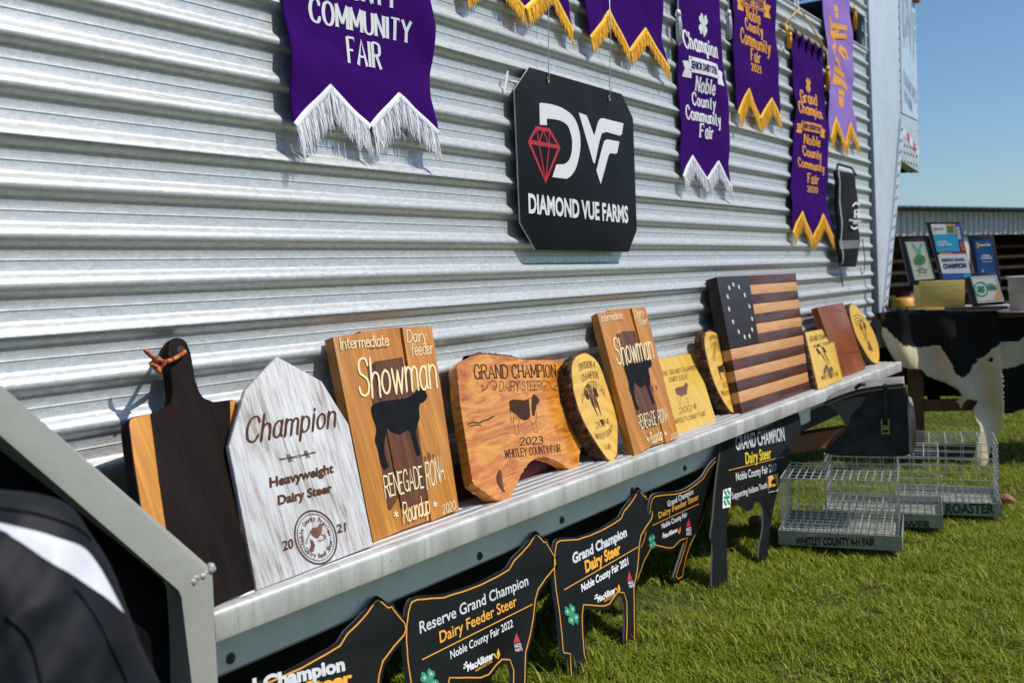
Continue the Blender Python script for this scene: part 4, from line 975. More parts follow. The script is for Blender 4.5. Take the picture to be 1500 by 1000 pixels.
def white_plaque():
    c = crop(320, 460, 2.3816)
    fr = stand((376.7, 864.3), .012, .45, touch=.042); t = thing('award_plaque', 'whitewashed house shaped plaque engraved Champion Heavyweight Dairy Steer, nearest the cutting board', 'plaque', fr)
    out = fr.pts([c(*p) for p in [(135, 963), (540, 806), (455, 385), (360, 233), (205, 147), (96, 262), (37, 458)]])
    prism('board', out, -.013, 0, M['whitewash'], t, bev=.0022)
    p = Print(fr)
    p.text('Champion', 'script', c(95, 450), c(413, 388), c(92, 363)); p.text('Heavyweight', 'sans', c(178, 606), c(402, 553), c(176, 570), .042); p.text('Dairy Steer', 'sans', c(207, 667), c(396, 621), c(205, 632), .042)
    p.text('20', 'sans', c(225, 826), c(262, 815), c(222, 791), .03); p.text('21', 'sans', c(413, 765), c(445, 756), c(411, 734), .03)
    a, b = fr.px(*c(213, 509)), fr.px(*c(340, 483)); a, b = np.array(a), np.array(b); d = b-a; nn = np.array([-d[1], d[0]])/np.linalg.norm(d)
    p.line([a, a+d*.5+nn*.002, b], .0014, px=False); p.line([a+nn*.003, a+d*.5-nn*.002, b+nn*.003], .0012, px=False)
    for q in (.26, .74):
        for k in range(4): e = a+d*q+d*.03*(k-1.5); p.line([e-nn*.008+d*.02*(k % 2), e+nn*.009-d*.02*(k % 2)], .0014, px=False)
    o = np.array(fr.px(*c(340, 777))); rx = abs(fr.px(*c(409, 760))[0]-fr.px(*c(271, 795))[0])/2; ry = rx
    p.ring(o, rx, ry, .0034); p.ring(o, rx*.88, ry*.88, .0012)
    def arc_text(s, r, a0, a1, h, flip=False):
        n = len(s)
        for i, ch in enumerate(s):
            if ch == ' ': continue
            an = a0+(a1-a0)*i/(n-1); e = np.array([math.cos(an), math.sin(an)])*(1 if not flip else 1); tn = np.array([math.sin(an), -math.cos(an)])*(1 if not flip else -1)
            up = e if not flip else -e; pos = o+e*r; w = h*(.62 if ch not in 'il' else .2)
            if ch in 'mw': w = h*.95
            low = ch in 'aceimnorsuvwyb' and ch not in 'b'
            hh = h
            if ch.islower() and style_x.get(ch): hh = h
            BL = pos-tn*w/2-up*h/2; p.text(ch, 'sans', BL, BL+tn*w, BL+up*h*1.0, .012, px=False)
    style_x = {}
    arc_text('Noble County Preview', rx*.70, math.pi*1.02, -.02*math.pi, .0098); arc_text('Dairy Beef Show', rx*.70, math.pi*1.16, math.pi*1.84, .0098, True)
    for an in (math.pi*1.09, -.09*math.pi): p.dot(o+np.array([math.cos(an), math.sin(an)])*rx*.72, .0014)
    # calf head in profile
    g = lambda x, y: fr.px(*c(x, y))
    br = Print(fr, .0009)
    br.poly([g(318, 760), g(326, 745), g(345, 742), g(352, 730), g(362, 731), g(361, 752), g(357, 768), g(345, 782), g(331, 776)], px=False)
    br.poly([g(318, 783), g(330, 790), g(336, 806), g(331, 826), g(324, 831), g(315, 822), g(322, 806)], px=False); br.line([g(306, 800), g(310, 780), g(318, 764)], .0022, px=False); br.line([g(357, 768), g(372, 772), g(374, 780), g(358, 789), g(345, 790)], .0018, px=False); br.dot(g(370, 774), .0026)
    p.build('engraving', plain('red brown engraving', (.075, .026, .010), .7, spec=.2, var=.5, scale=70), t); br.build('calf_head', plain('red brown burn', (.15, .05, .018), .6, var=.4, scale=60), t)
white_plaque()

def showman(fr, t, c, planks, patch, cow, texts, stars, cowp):
    """three stained planks, brushed lettering and a black cow"""
    for k, (pl, dz) in enumerate(planks): prism('plank', fr.pts([c(*p) for p in pl]), -.030+dz, dz, M['oak'] if k != 1 else M['oak2'], t, bev=.0022)
    # walnut coloured square stained on the boards
    w = Print(fr, .0006)
    for q in patch: w.poly([c(*p) for p in q])
    w.build('stained_patch', M['walnut_stain'], t)
    kn = Print(fr, .0012); rn = random.Random(int(abs(fr.o[0])*100)); x1, y1 = fr.px(*c(*planks[2][0][1])); b1 = fr.px(*c(*planks[2][0][3]))
    for kk in range(3):
        q = (b1[0]+.03+.06*rn.random(), .08+.30*rn.random()); r = rn.uniform(.004, .008); kn.poly(smoothc([(q[0]+r*math.cos(j)*(1+.3*math.sin(j*2)), q[1]+r*1.5*math.sin(j)) for j in np.linspace(0, 6.28, 9)[:-1]], 3), px=False)
    kn.build('wood_knots', plain('pine knot', (.15, .045, .012), .6, var=.6, scale=150), t)
    k = Print(fr, .0014); cow_mark(k, *[c(*p) for p in cowp]); k.build('painted_cow', M['black_paint'], t)
    p = Print(fr, .0022)
    for s, st, a, b, d in texts: p.text(s, st, c(*a), c(*b), c(*d))
    for s in stars:
        q = fr.px(*c(*s)); r = .0085
        for j in range(3): an = j*math.pi/3+.3; p.line([(q[0]-r*math.cos(an), q[1]-r*math.sin(an)), (q[0]+r*math.cos(an), q[1]+r*math.sin(an))], .0028, px=False)
    p.build('brush_lettering', M['cream_paint'], t)
def showman_one():
    c = crop(320, 460, 2.3816); fr = stand((546.7, 795), .03, .455)
    t = thing('award_plaque', 'three plank plaque lettered Showman over a black cow, with Dairy feeder at the top', 'plaque', fr)
    showman(fr, t, c, [([(399, 80), (510, 63), (637, 755), (541, 797)], 0), ([(500, 57), (636, 42), (742, 718), (634, 756)], -.004), ([(641, 45), (744, 42), (839, 681), (743, 722)], .001)],
            [[(517, 180), (541, 176), (626, 640), (600, 684), (590, 680)], [(541, 166), (641, 150), (736, 640), (640, 676)], [(645, 200), (664, 190), (745, 600), (737, 640)]], None,
            [('Intermediate', 'hand', (424, 124), (595, 108), (418, 84)), ('Dairy', 'hand', (656, 99), (724, 94), (652, 58)), ('feeder', 'hand', (672, 146), (748, 136), (668, 104)), ('Showman', 'brush', (490, 291), (765, 256), (476, 160)),
             ('RENEGADE', 'hand', (580, 641), (716, 600), (570, 566)), ('RONA', 'hand', (724, 606), (788, 574), (716, 520)), ('Roundup', 'hand', (645, 728), (737, 694), (638, 662)), ('2020', 'hand', (780, 697), (826, 680), (777, 666))], [(617, 698), (753, 663)],
            ((532, 325), (706, 253), (580, 541)))
showman_one()
def showman_two():
    c = crop(860, 440, 4.167); fr = stand((929.6, 666.8), .03, .44)
    t = thing('award_plaque', 'three plank plaque lettered Showman over a black cow, between bark slice and yellow board', 'plaque', fr)
    showman(fr, t, c, [([(62, 76), (182, 58), (385, 895), (291, 945)], 0), ([(140, 55), (266, 40), (480, 860), (384, 892)], -.005), ([(271, 45), (355, 38), (560, 836), (480, 868)], .001)],
            [[(176, 205), (205, 200), (340, 770), (322, 790)], [(206, 190), (290, 185), (440, 745), (346, 785)], [(300, 300), (316, 290), (440, 690), (424, 700)]], None,
            [('Intermediate', 'hand', (88, 132), (214, 108), (80, 88)), ('Dairy', 'hand', (285, 108), (345, 92), (280, 62)), ('Steer', 'hand', (311, 152), (368, 142), (304, 112)), ('Showman', 'brush', (182, 396), (410, 352), (148, 238)),
             ('RENEGADE', 'hand', (318, 788), (424, 752), (302, 706)), ('RONA', 'hand', (434, 752), (494, 728), (424, 672)), ('Roundup', 'hand', (388, 880), (460, 845), (378, 812)), ('2020', 'hand', (508, 852), (550, 836), (504, 818))], [(368, 848), (474, 812)],
            ((223, 402), (368, 340), (306, 670)))
showman_two()

def live_edge():
    c = crop(640, 430, 3.126); fr = stand((735, 733), .028, .40, yaw=.12)
    t = thing('award_plaque', 'glossy live edge slab engraved Grand Champion Dairy Steer, ragged lower edge on two feet', 'plaque', fr)
    o = [(92, 326), (120, 305), (150, 289), (180, 282), (212, 276), (260, 280), (320, 284), (360, 292), (400, 301), (450, 302), (500, 303), (560, 305), (600, 306), (604, 360), (600, 430), (606, 500), (625, 560), (640, 600), (655, 650), (660, 690), (652, 745), (645, 800), (612, 804), (585, 786), (560, 771), (530, 756), (500, 746), (470, 750), (440, 761), (415, 780), (400, 801), (385, 830), (370, 862), (352, 900), (332, 938), (312, 950), (290, 951), (262, 940), (240, 922), (205, 895), (172, 878), (160, 840), (150, 780), (138, 700), (122, 600), (112, 540), (104, 480), (97, 400)]
    out = smoothc(fr.pts([c(*p) for p in o]), 3)
    out = [(x+.0018*noise.noise(Vector((x*90, y*90, 1))), y+.0018*noise.noise(Vector((x*90, y*90, 7)))) for x, y in out]
    slab = prism('slab', out, -.028, 0, [M['live'], M['live']], t, bev=.003, seg=3)
    # remaining bark along the top edge
    m = MB(); L = [c(150, 289), c(180, 281), c(212, 275), c(260, 279), c(320, 283), c(370, 294), c(440, 301)]
    P = dense(fr.pts(L), .006, False); vs = []
    for i, (x, y) in enumerate(P):
        h = .006*(1+noise.noise(Vector((x*60, 0, 0)))); vs += [(x, y-.001, .0005), (x+.003, y+h, -.006), (x+.004, y+h*1.3, -.02), (x, y, -.0285)]
    m.add(vs, [(i*4+j, i*4+4+j, i*4+5+j, i*4+1+j) for i in range(len(P)-1) for j in range(3)]); m.build('bark_edge', plain('reddish bark', (.11, .035, .016), .8, var=.5, scale=120, bump=.8, bscale=180), t, True)
    p = Print(fr)
    p.text('GRAND CHAMPION', 'west', c(170, 391), c(550, 381), c(165, 326)).text('DAIRY STEER', 'westo', c(285, 446), c(478, 441), c(285, 402)).text('2023', 'west', c(380, 693), c(487, 686), c(378, 658)).text('WHITLEY COUNTY FAIR', 'west', c(310, 752), c(568, 723), c(305, 715))
    for sg, ox in ((1, 200), (-1, 552)):
        f = lambda x, y: c(ox+sg*x, y)
        p.line(smoothc([f(8, 432), f(2, 424), f(6, 418), f(14, 426), f(12, 440), f(2, 444), f(24, 436), f(34, 415), f(48, 402), f(66, 400), f(72, 420), f(66, 440), f(56, 436), f(58, 424), f(66, 426)], 4, False), .0022)
    body = [(330, 492), (345, 484), (400, 488), (420, 480), (424, 520), (426, 560), (418, 575), (400, 580), (372, 562), (352, 545), (340, 540), (333, 520)]
    p.poly([c(*q) for q in body]); p.poly([c(*q) for q in [(434, 478), (440, 460), (452, 466), (466, 482), (468, 498), (456, 508), (450, 540), (446, 560), (436, 556), (432, 520)]])
    for l in ([(352, 545), (350, 590), (356, 620), (360, 645), (376, 640), (370, 600), (380, 572)], [(420, 575), (436, 600), (446, 634), (460, 632), (452, 590), (456, 540)], [(333, 520), (338, 560), (340, 588), (350, 590)], [(420, 480), (436, 474)], [(380, 572), (418, 576)]): p.line([c(*q) for q in l], .0014)
    p.line([c(*q) for q in [(285, 812), (278, 840), (282, 870), (298, 900), (312, 905)]], .004)
    p.build('engraving', M['burn'], t)
    k = Print(fr, .0006); k.poly(smoothc(fr.pts([c(*q) for q in [(283, 808), (272, 835), (276, 868), (292, 892), (306, 900), (300, 860), (298, 830), (294, 812)]]), 3), px=False); k.line(smoothc(fr.pts([c(*q) for q in [(140, 598), (165, 588), (190, 592), (215, 580), (232, 576), (260, 560)]]), 3, False), .0045, px=False); k.line([c(*q) for q in [(150, 606), (185, 600), (205, 604)]], .003); k.build('knot', plain('dark knot', (.10, .03, .01), .6, var=.6, scale=140), t)
live_edge()

def bark_slice(label, c, out, off, px, thick, H, marks, seed):
    fr = stand(px, thick, H); t = thing('wood_slice', label, 'plaque', fr, group='round wood slice awards')
    face = smoothc(fr.pts([c(*p) for p in out]), 5)
    if area2(face) < 0: face = face[::-1]
    rn = random.Random(seed); n = len(face); cen = np.mean(face, 0)
    face = [tuple(cen+(np.array(p)-cen)*(1+.010*noise.noise(Vector((p[0]*45, p[1]*45, seed))))) for p in face]
    o = prism('wood_face', face, -thick, 0, M['slice'], t, bev=.001)
    # bark: knobbly ring round the rim
    K = 10; vs = []; q = dense(face, .004); m = len(q)
    for i in range(m):
        a, b, d = np.array(q[i-1]), np.array(q[i]), np.array(q[(i+1) % m]); e = nrm(d-a); nn = np.array([e[1], -e[0]])
        for j in range(K):
            z = -.0005-(thick-.001)*j/(K-1)
            h = .006+.005*noise.noise(Vector((b[0]*55, b[1]*55, z*70+seed)))+.0045*noise.noise(Vector((b[0]*150, b[1]*150, z*190)))
            if j in (0, K-1): h = .0035+.0025*noise.noise(Vector((b[0]*90, b[1]*90, seed)))
            vs.append((b[0]+nn[0]*h, b[1]+nn[1]*h, z-.001*(j == 0)))
    fs = [(i*K+j, ((i+1) % m)*K+j, ((i+1) % m)*K+j+1, i*K+j+1) for i in range(m) for j in range(K-1)]
    fs += [(i*K, i*K, i*K) for i in ()]
    ring = []
    k0 = len(vs)
    for i in range(m): vs.append((q[i][0], q[i][1], -.0012))
    fs += [(k0+i, k0+(i+1) % m, ((i+1) % m)*K, i*K) for i in range(m)]
    mesh('bark', vs, fs, M['bark'], t, True)
    p = Print(fr); tan = Print(fr, .0011); soft = Print(fr)
    marks(fr, p, tan, soft, c)
    for a, nme, mt in ((p, 'burnt_marks', M['burn']), (tan, 'brown_marks', plain('brown burn', (.16, .05, .02), .6, var=.3, scale=60)), (soft, 'engraving', M['burn_soft'])):
        if a.mb.v: a.build(nme, mt, t)
def s1(fr, p, tan, soft, c):
    for s, a, b, d, arc in (('DIVISION 4', (252, 232), (378, 205), (246, 178), .25), ('CHAMPION', (274, 318), (405, 288), (268, 262), .3), ('DAIRY FEEDER CALF', (278, 478), (462, 430), (268, 420), 1.6), ('WHITLEY COUNTY', (384, 748), (518, 672), (372, 708), -.75)):
        soft.text(s, 'west', c(*a), c(*b), c(*d), arc=arc)
    soft.text('FAIR', 'west', c(456, 838), c(498, 825), c(452, 800)); soft.text('2024', 'west', c(384, 672), c(486, 638), c(376, 625))
    a = np.array(fr.px(*c(375, 475))); cow_face(p, a, .078, .150, tan)
bark_slice('round bark edged slice with a burnt cow face, beside the glossy live edge slab', crop(800, 500, 5.267),
           [(290, 93), (330, 100), (372, 132), (405, 175), (432, 235), (452, 295), (478, 370), (502, 450), (526, 530), (546, 605), (551, 720), (546, 860), (528, 900), (504, 917), (470, 898), (420, 830), (350, 720), (312, 655), (280, 590), (252, 520), (232, 450), (214, 380), (204, 300), (198, 240), (202, 180), (218, 135), (245, 108)], None, (893, 674), .045, .33, s1, 3)
def s2(fr, p, tan, soft, c):
    for s, a, b, d, arc in (('DIVISION', (196, 205), (280, 188), (190, 165), .5), ('CHAMPION', (212, 262), (302, 245), (205, 222), .5), ('DAIRY STEER', (240, 400), (350, 372), (225, 340), 1.6), ('WHITLEY COUNTY', (308, 712), (416, 670), (300, 672), -.8)):
        soft.text(s, 'west', c(*a), c(*b), c(*d), arc=arc)
    soft.text('FAIR', 'west', c(392, 812), c(425, 800), c(388, 775)); soft.text('2024', 'west', c(322, 660), c(390, 632), c(316, 612))
    cow_mark(p, c(272, 452), c(326, 408), c(312, 570))
bark_slice('round bark edged slice with a small dark cow, leaning against the wooden flag', crop(1010, 470, 6.667),
           [(168, 110), (205, 104), (240, 111), (270, 128), (292, 154), (318, 210), (342, 282), (362, 360), (382, 440), (406, 530), (432, 622), (454, 690), (469, 762), (467, 850), (452, 882), (430, 896), (404, 880), (380, 850), (350, 808), (320, 760), (290, 702), (260, 640), (234, 570), (210, 500), (190, 428), (174, 360), (160, 300), (150, 240), (148, 190), (153, 150)], None, (1073, 606), .044, .37, s2, 8)
def s3(fr, p, tan, soft, c):
    a = np.array(fr.px(*c(645, 390))); cow_face(p, a, .12, .20)
    tan.poly(smoothc(fr.pts([c(*q) for q in [(668, 470), (690, 475), (715, 530), (722, 560), (706, 558), (685, 520)]]), 3), px=False)
    for k in range(4): soft.line(smoothc(fr.pts([c(*q) for q in [(530+k*10, 230+k*28), (580, 205+k*30), (640, 255+k*26)]]), 5, False), .006, px=False)
bark_slice('round bark edged slice with a burnt cow face, last award at the far shelf end', crop(1170, 430, 6.669),
           [(512, 106), (538, 108), (562, 121), (600, 166), (640, 222), (688, 295), (730, 370), (760, 448), (781, 522), (786, 600), (783, 645), (774, 674), (760, 682), (730, 668), (700, 640), (662, 588), (628, 530), (596, 474), (568, 420), (546, 360), (528, 302), (512, 245), (502, 192), (500, 140)], None, (1284, 533), .04, .44, s3, 12)

def flag():
    c = crop(960, 380, 3.847); fr = stand((1087.4, 605.6), .05, .53)
    t = thing('wooden_flag', 'large wooden stripe flag block with dark corner and ring of thirteen pale stars', 'flag', fr)
    q = fr.pts([c(346, 98), c(790, 77), c(870, 740), c(490, 868)]); TLp, TR_, BR, BL = (np.array(p) for p in q)
    def P(s, v): return tuple((TLp+(TR_-TLp)*s)*(1-v)+(BL+(BR-BL)*s)*v)
    sx = .36
    for k in range(13):
        v0, v1 = k/13+.0004, (k+1)/13-.0004; dk = k % 2 == 0
        s0 = sx+.0006 if k < 7 else 0
        prism('stripe', [P(s0, v1), P(1, v1), P(1, v0), P(s0, v0)], -.05, 0 if not dk else .0004, M['walnut'] if dk else M['maple'], t, bev=.0006)
    prism('star_field', [P(0, 7/13-.0004), P(sx, 7/13-.0004), P(sx, 0), P(0, 0)], -.05, .0002, M['canton'], t, bev=.0006)
    p = Print(fr, .0010)
    cc = np.array(P(sx*.53, 3.5/13)); rx, ry = np.linalg.norm(np.array(P(sx, .27))-np.array(P(0, .27)))*.34, np.linalg.norm(np.array(P(0, 7/13))-np.array(P(0, 0)))*.375
    for k in range(13):
        an = math.pi/2+6.28319*k/13; o = cc+np.array([rx*math.cos(an), ry*math.sin(an)])
        p.poly([(o[0]+(.0125 if j % 2 == 0 else .007)*math.cos(math.pi/2+j*math.pi/5), o[1]+(.0135 if j % 2 == 0 else .0075)*math.sin(math.pi/2+j*math.pi/5)) for j in range(10)], px=False)
    p.build('stars', plain('pale inlay', (.52, .56, .58), .4), t)
flag()

def small_boards():
    c = crop(860, 440, 4.167); fr = stand((994.4, 634.4), .014, .27)
    t = thing('award_plaque', 'thin yellow board engraved Reserve Grand Champion 2024, half behind a three plank plaque', 'plaque', fr)
    out = fr.pts([c(*p) for p in [(420, 360), (665, 316), (686, 390), (722, 520), (790, 735), (560, 811), (520, 822)]])
    prism('board', out, -.014, 0, M['yellow_wood'], t, bev=.0018)
    p = Print(fr); br = Print(fr, .0011)
    p.text('RESERVE GRAND CHAMPION', 'west', c(405, 474), c(670, 420), c(402, 444)).text('DAIRY STEER', 'west', c(500, 500), c(613, 477), c(497, 470)).text('2024', 'west', c(562, 692), c(668, 662), c(558, 655)).text('WHITLEY COUNTY FAIR', 'west', c(530, 755), c(722, 702), c(528, 726))
    br.poly([c(*q) for q in [(536, 540), (550, 530), (590, 522), (596, 505), (604, 500), (616, 516), (610, 540), (606, 575), (590, 572), (584, 585), (565, 580), (545, 570), (540, 556)]])
    for l in ([(548, 572), (556, 610), (566, 640), (572, 636), (566, 600), (572, 582)], [(598, 575), (606, 600), (616, 630), (622, 626), (612, 590)]): p.line([c(*q) for q in l], .0015)
    p.build('engraving', M['burn_soft'], t); br.build('cow_mark', plain('brown cow burn', (.13, .045, .02), .6, var=.3, scale=60), t)
    # red brown plain board
    c = crop(1170, 430, 6.669); fr = stand((1236, 552.2), .035, .44)
    t = thing('award_plaque', 'plain red brown wooden board without lettering, behind the small bark sided board', 'plaque', fr)
    prism('board', fr.pts([c(*p) for p in [(180, 131), (436, 86), (662, 744), (440, 815), (423, 822)]]), -.035, 0, M['redwood'], t, bev=.003)
    p = Print(fr, .0006); p.line(smoothc(fr.pts([c(*q) for q in [(395, 590), (470, 578), (560, 566), (612, 560)]]), 5, False), .004, px=False); p.line(smoothc(fr.pts([c(*q) for q in [(215, 180), (300, 158), (370, 160), (430, 176)]]), 5, False), .003, px=False); p.build('grain_line', M['walnut'], t)
    # small yellow board with one bark side
    fr = stand((1198.5, 570.2), .03, .30, touch=.055)
    t = thing('award_plaque', 'small yellow board with bark left side and cow head, in front of the wooden flag', 'plaque', fr)
    prism('board', fr.pts([c(*p) for p in [(60, 378), (312, 330), (432, 838), (190, 935)]]), -.032, 0, M['yellow_wood'], t, bev=.002)
    a, b = fr.px(*c(60, 378)), fr.px(*c(190, 935)); vs = []; n = 60; K = 7
    for i in range(n):
        k = i/(n-1); x, y = a[0]+(b[0]-a[0])*k, a[1]+(b[1]-a[1])*k
        for j in range(K):
            z = .001-.034*j/(K-1); h = .011+.007*noise.noise(Vector((x*60, y*60, z*90)))+.004*noise.noise(Vector((x*200, y*200, z*200)))
            vs.append((x-h if 0 < j < K-1 else x-.002*(j > 0)-.0005, y, z))
    mesh('bark_side', vs, [(i*K+j, i*K+j+1, i*K+K+j+1, i*K+K+j) for i in range(n-1) for j in range(K-1)]+[tuple(range(K)), tuple(range((n-1)*K, n*K))], M['bark'], t, True)
    p = Print(fr); br = Print(fr, .0012)
    p.text('GRAND CHAMPION', 'west', c(108, 472), c(312, 428), c(102, 420)).text('MARKET STEER', 'west', c(145, 530), c(306, 492), c(141, 502)).text('WHITLEY COUNTY FAIR', 'west', c(222, 845), c(384, 800), c(216, 806))
    o = np.array(fr.px(*c(252, 615))); cow_face(p, o, .13, .16); br.poly(smoothc(fr.pts([c(*q) for q in [(262, 690), (285, 710), (310, 760), (325, 800), (318, 830), (296, 800), (272, 750), (255, 715)]]), 3), px=False); br.poly(smoothc(fr.pts([c(*q) for q in [(240, 740), (258, 720), (266, 770), (246, 790)]]), 3), px=False); br.poly(smoothc(fr.pts([c(*q) for q in [(300, 725), (322, 735), (330, 770), (312, 760)]]), 3), px=False)
    p.build('engraving', M['burn'], t); br.build('knot', plain('brown knot', (.14, .05, .02), .6, var=.4, scale=60), t)
small_boards()

def shelf_bits():
    p0 = onZ(668, 728, DZ); 
    fr = Frame((1.95, -.075, DZ), (1, 0, 0), (0, 0, 1)); t = thing('cloth_bundle', 'dark red folded cloth lying on the shelf behind the live edge slab', 'cloth', fr)
    vs = []; n = 40
    for i in range(n):
        x = .02+.62*i/(n-1)
        for j, (z, y) in enumerate(((.020, .0), (.028, .025), (.024, .05), (.0, .058), (-.025, .056), (-.035, .04), (-.03, .0))):
            vs.append((x, max(0, y+.012*noise.noise(Vector((x*9, j*.7, 0)))*(y > 0)), z+.01*noise.noise(Vector((x*7, j, 3)))))
    mesh('cloth', vs, [(i*7+j, i*7+j+1, i*7+8+j, i*7+7+j) for i in range(n-1) for j in range(6)]+[tuple(range(7)), tuple(range((n-1)*7, n*7))], plain('dark red cloth', (.085, .004, .010), .8, var=.3, scale=60), t, True)
    a = onZ(846, 661, DZ+.012); b = onZ(868, 657, DZ+.012); m = MB(); m.tube([a, b+(b-a)*.5], .012, 10); o = m.build('wooden_stick', M['dowel'], None, True); tag(o, 'short brown wooden stick lying behind the bark slice on the shelf', 'stick')
shelf_bits()
# ------------------------------------------------------------------ cow shaped award signs leaning under the shelf
M['sign_face'] = plain('black printed plastic', (.0065, .007, .006), .5, spec=.10, var=.25, scale=8)
M['foam_edge'] = plain('grey plastic edge', (.20, .20, .21), .6)
M['gold_line'] = plain('gold line print', (.62, .27, .015), .5, var=.1, scale=40)
M['silver_print'] = plain('silver print', (.52, .53, .54), .45, var=.12, scale=40)
M['white_print'] = plain('bright print', (.72, .72, .72), .45, var=.08, scale=40)
M['yellow_print'] = plain('amber print', (.74, .33, .012), .5, var=.1, scale=40)
M['red_print'] = plain('red print mark', (.45, .012, .03), .5); M['green_print'] = plain('green clover print', (.010, .22, .10), .5)
C21 = crop(790, 700, 3.333); C22 = crop(580, 770, 4.346); C1 = crop(340, 860, 5.357); C7 = crop(900, 580, 3.333)
steer = [(72, 312), (76, 300), (96, 289), (140, 287), (182, 284), (240, 265), (300, 240), (360, 205), (390, 184), (406, 148), (430, 120), (455, 85), (470, 54), (481, 42), (495, 55), (510, 76), (523, 75), (528, 95), (541, 120), (557, 150), (561, 185), (555, 210), (530, 246), (505, 290), (497, 332), (493, 400), (485, 470), (471, 540), (472, 620), (475, 790), (465, 815), (445, 829), (422, 816), (414, 780), (418, 700), (416, 600), (408, 574), (390, 571), (373, 592), (350, 628), (320, 640), (225, 635), (219, 680), (222, 760), (230, 860), (250, 920), (276, 1000), (282, 1110), (152, 1110), (146, 1000), (140, 872), (112, 868), (104, 840), (98, 760), (85, 640), (70, 540), (62, 460), (61, 400), (66, 340)]
def lean_frame(px, s, yo=None):
    o = onZ(*px, 0.0)
    if yo is not None: o[1] = yo
    o[2] = gz(o[0]); return Frame(o, (1, 0, 0), (0, s, math.sqrt(1-s*s)))
def cow_sign(fr, label, outline, group='cow shaped award signs under the shelf', gold=True):
    t = thing('cow_sign', label, 'sign', fr, group=group)
    P = [(a, max(b, -.004)) for a, b in outline]
    q = smoothc(P, 2)
    prism('cow_panel', q, -.0075, 0, [M['sign_face'], M['foam_edge']], t, bev=.0004, side=1)
    if gold:
        g = Print(fr, .0007); L = inset(dense(P, .02), .0095); L = [p for p in L]
        L = [(a+.0009*noise.noise(Vector((a*70, b*70, 0))), b+.0009*noise.noise(Vector((a*70, b*70, 4)))) for a, b in L]
        g.line([p for p in L], .0032, px=False, closed=True); g.build('gold_outline', M['gold_line'], t)
    return t
def steer_out(fr, a3):
    """the steer outline carried to another board of the same shape by hip, poll and nose"""
    f0 = lean_frame((925, 945), .44); S = [f0.px(*C21(*p)) for p in steer]
    if a3 is None: return S
    src = np.array([[*f0.px(*C21(*p)), 1] for p in ((96, 289), (481, 42), (561, 185))]); dst = np.array([fr.px(*p) for p in a3]); A = np.linalg.solve(src, dst)
    return [tuple(np.array([x, y, 1])@A) for x, y in S]
def sign_marks(fr, t, c, head, title, sub, fair, line, mac=None, agri=None, leaf=None, tri=None, clov=None, clr=.021, bold=(.03, .03, .02), silver='silver_print', amber='yellow_print'):
    s = Print(fr); w = Print(fr); y = Print(fr); r = Print(fr); g = Print(fr); gw = Print(fr, .0016)
    if title: s.text(title[0], 'sans', *[c(*p) for p in title[1:]], bold=bold[0])
    if sub: y.text(sub[0], 'sans', *[c(*p) for p in sub[1:]], bold=bold[1])
    if fair: w.text(fair[0], 'sans', *[c(*p) for p in fair[1:]], bold=bold[2])
    if line: y.line([c(*p) for p in line], .0022)
    if mac:
        w.text('MacAllister', 'sans', *[c(*p) for p in mac], bold=.03)
        a = np.array(fr.px(*c(*mac[0]))); b = np.array(fr.px(*c(*mac[2]))); h = b-a; e = np.array([h[1], -h[0]])
        for i, (x, v) in enumerate(((-.75, .75), (-.35, 1.05), (-.95, .3), (-.45, .55))): q = a+e*x*.8+h*v; w.poly([q, q+e*.32+h*.06, q+e*.36+h*.30, q+e*.04+h*.24], px=False)
    if agri: y.text('AGRICULTURE', 'sans', *[c(*p) for p in agri], bold=.01)
    if leaf:
        o = np.array(fr.px(*c(*leaf)))
        for sg, k in ((-1, .8), (1, 1.25)): y.poly([(o[0], o[1]-.010), (o[0]+sg*.010*k, o[1]-.002), (o[0]+sg*.012*k, o[1]+.010*k), (o[0]+sg*.003, o[1]+.004)], px=False)
    if tri:
        r.poly([c(*p) for p in tri]); q = [np.array(fr.px(*c(*p))) for p in (tri[0], tri[2])]; d = q[1]-q[0]; n = np.array([-d[1], d[0]])
        w.text('AGCO', 'sans', q[0]-n*.42, q[1]-n*.42, q[0]-n*.10, .02, px=False).text('PARTS', 'sans', q[0]-n*.78, q[1]-n*.78, q[0]-n*.50, .01, px=False)
    if clov: clover(g, fr.px(*c(*clov)), clr, gw)
    for p, nme, m in ((s, 'heading_lettering', silver), (w, 'white_lettering', 'white_print'), (y, 'amber_lettering', amber), (r, 'red_mark', 'red_print'), (g, 'clover_mark', 'green_print'), (gw, 'clover_letters', 'white_print')):
        if p.mb.v: p.build(nme, M[m], t)
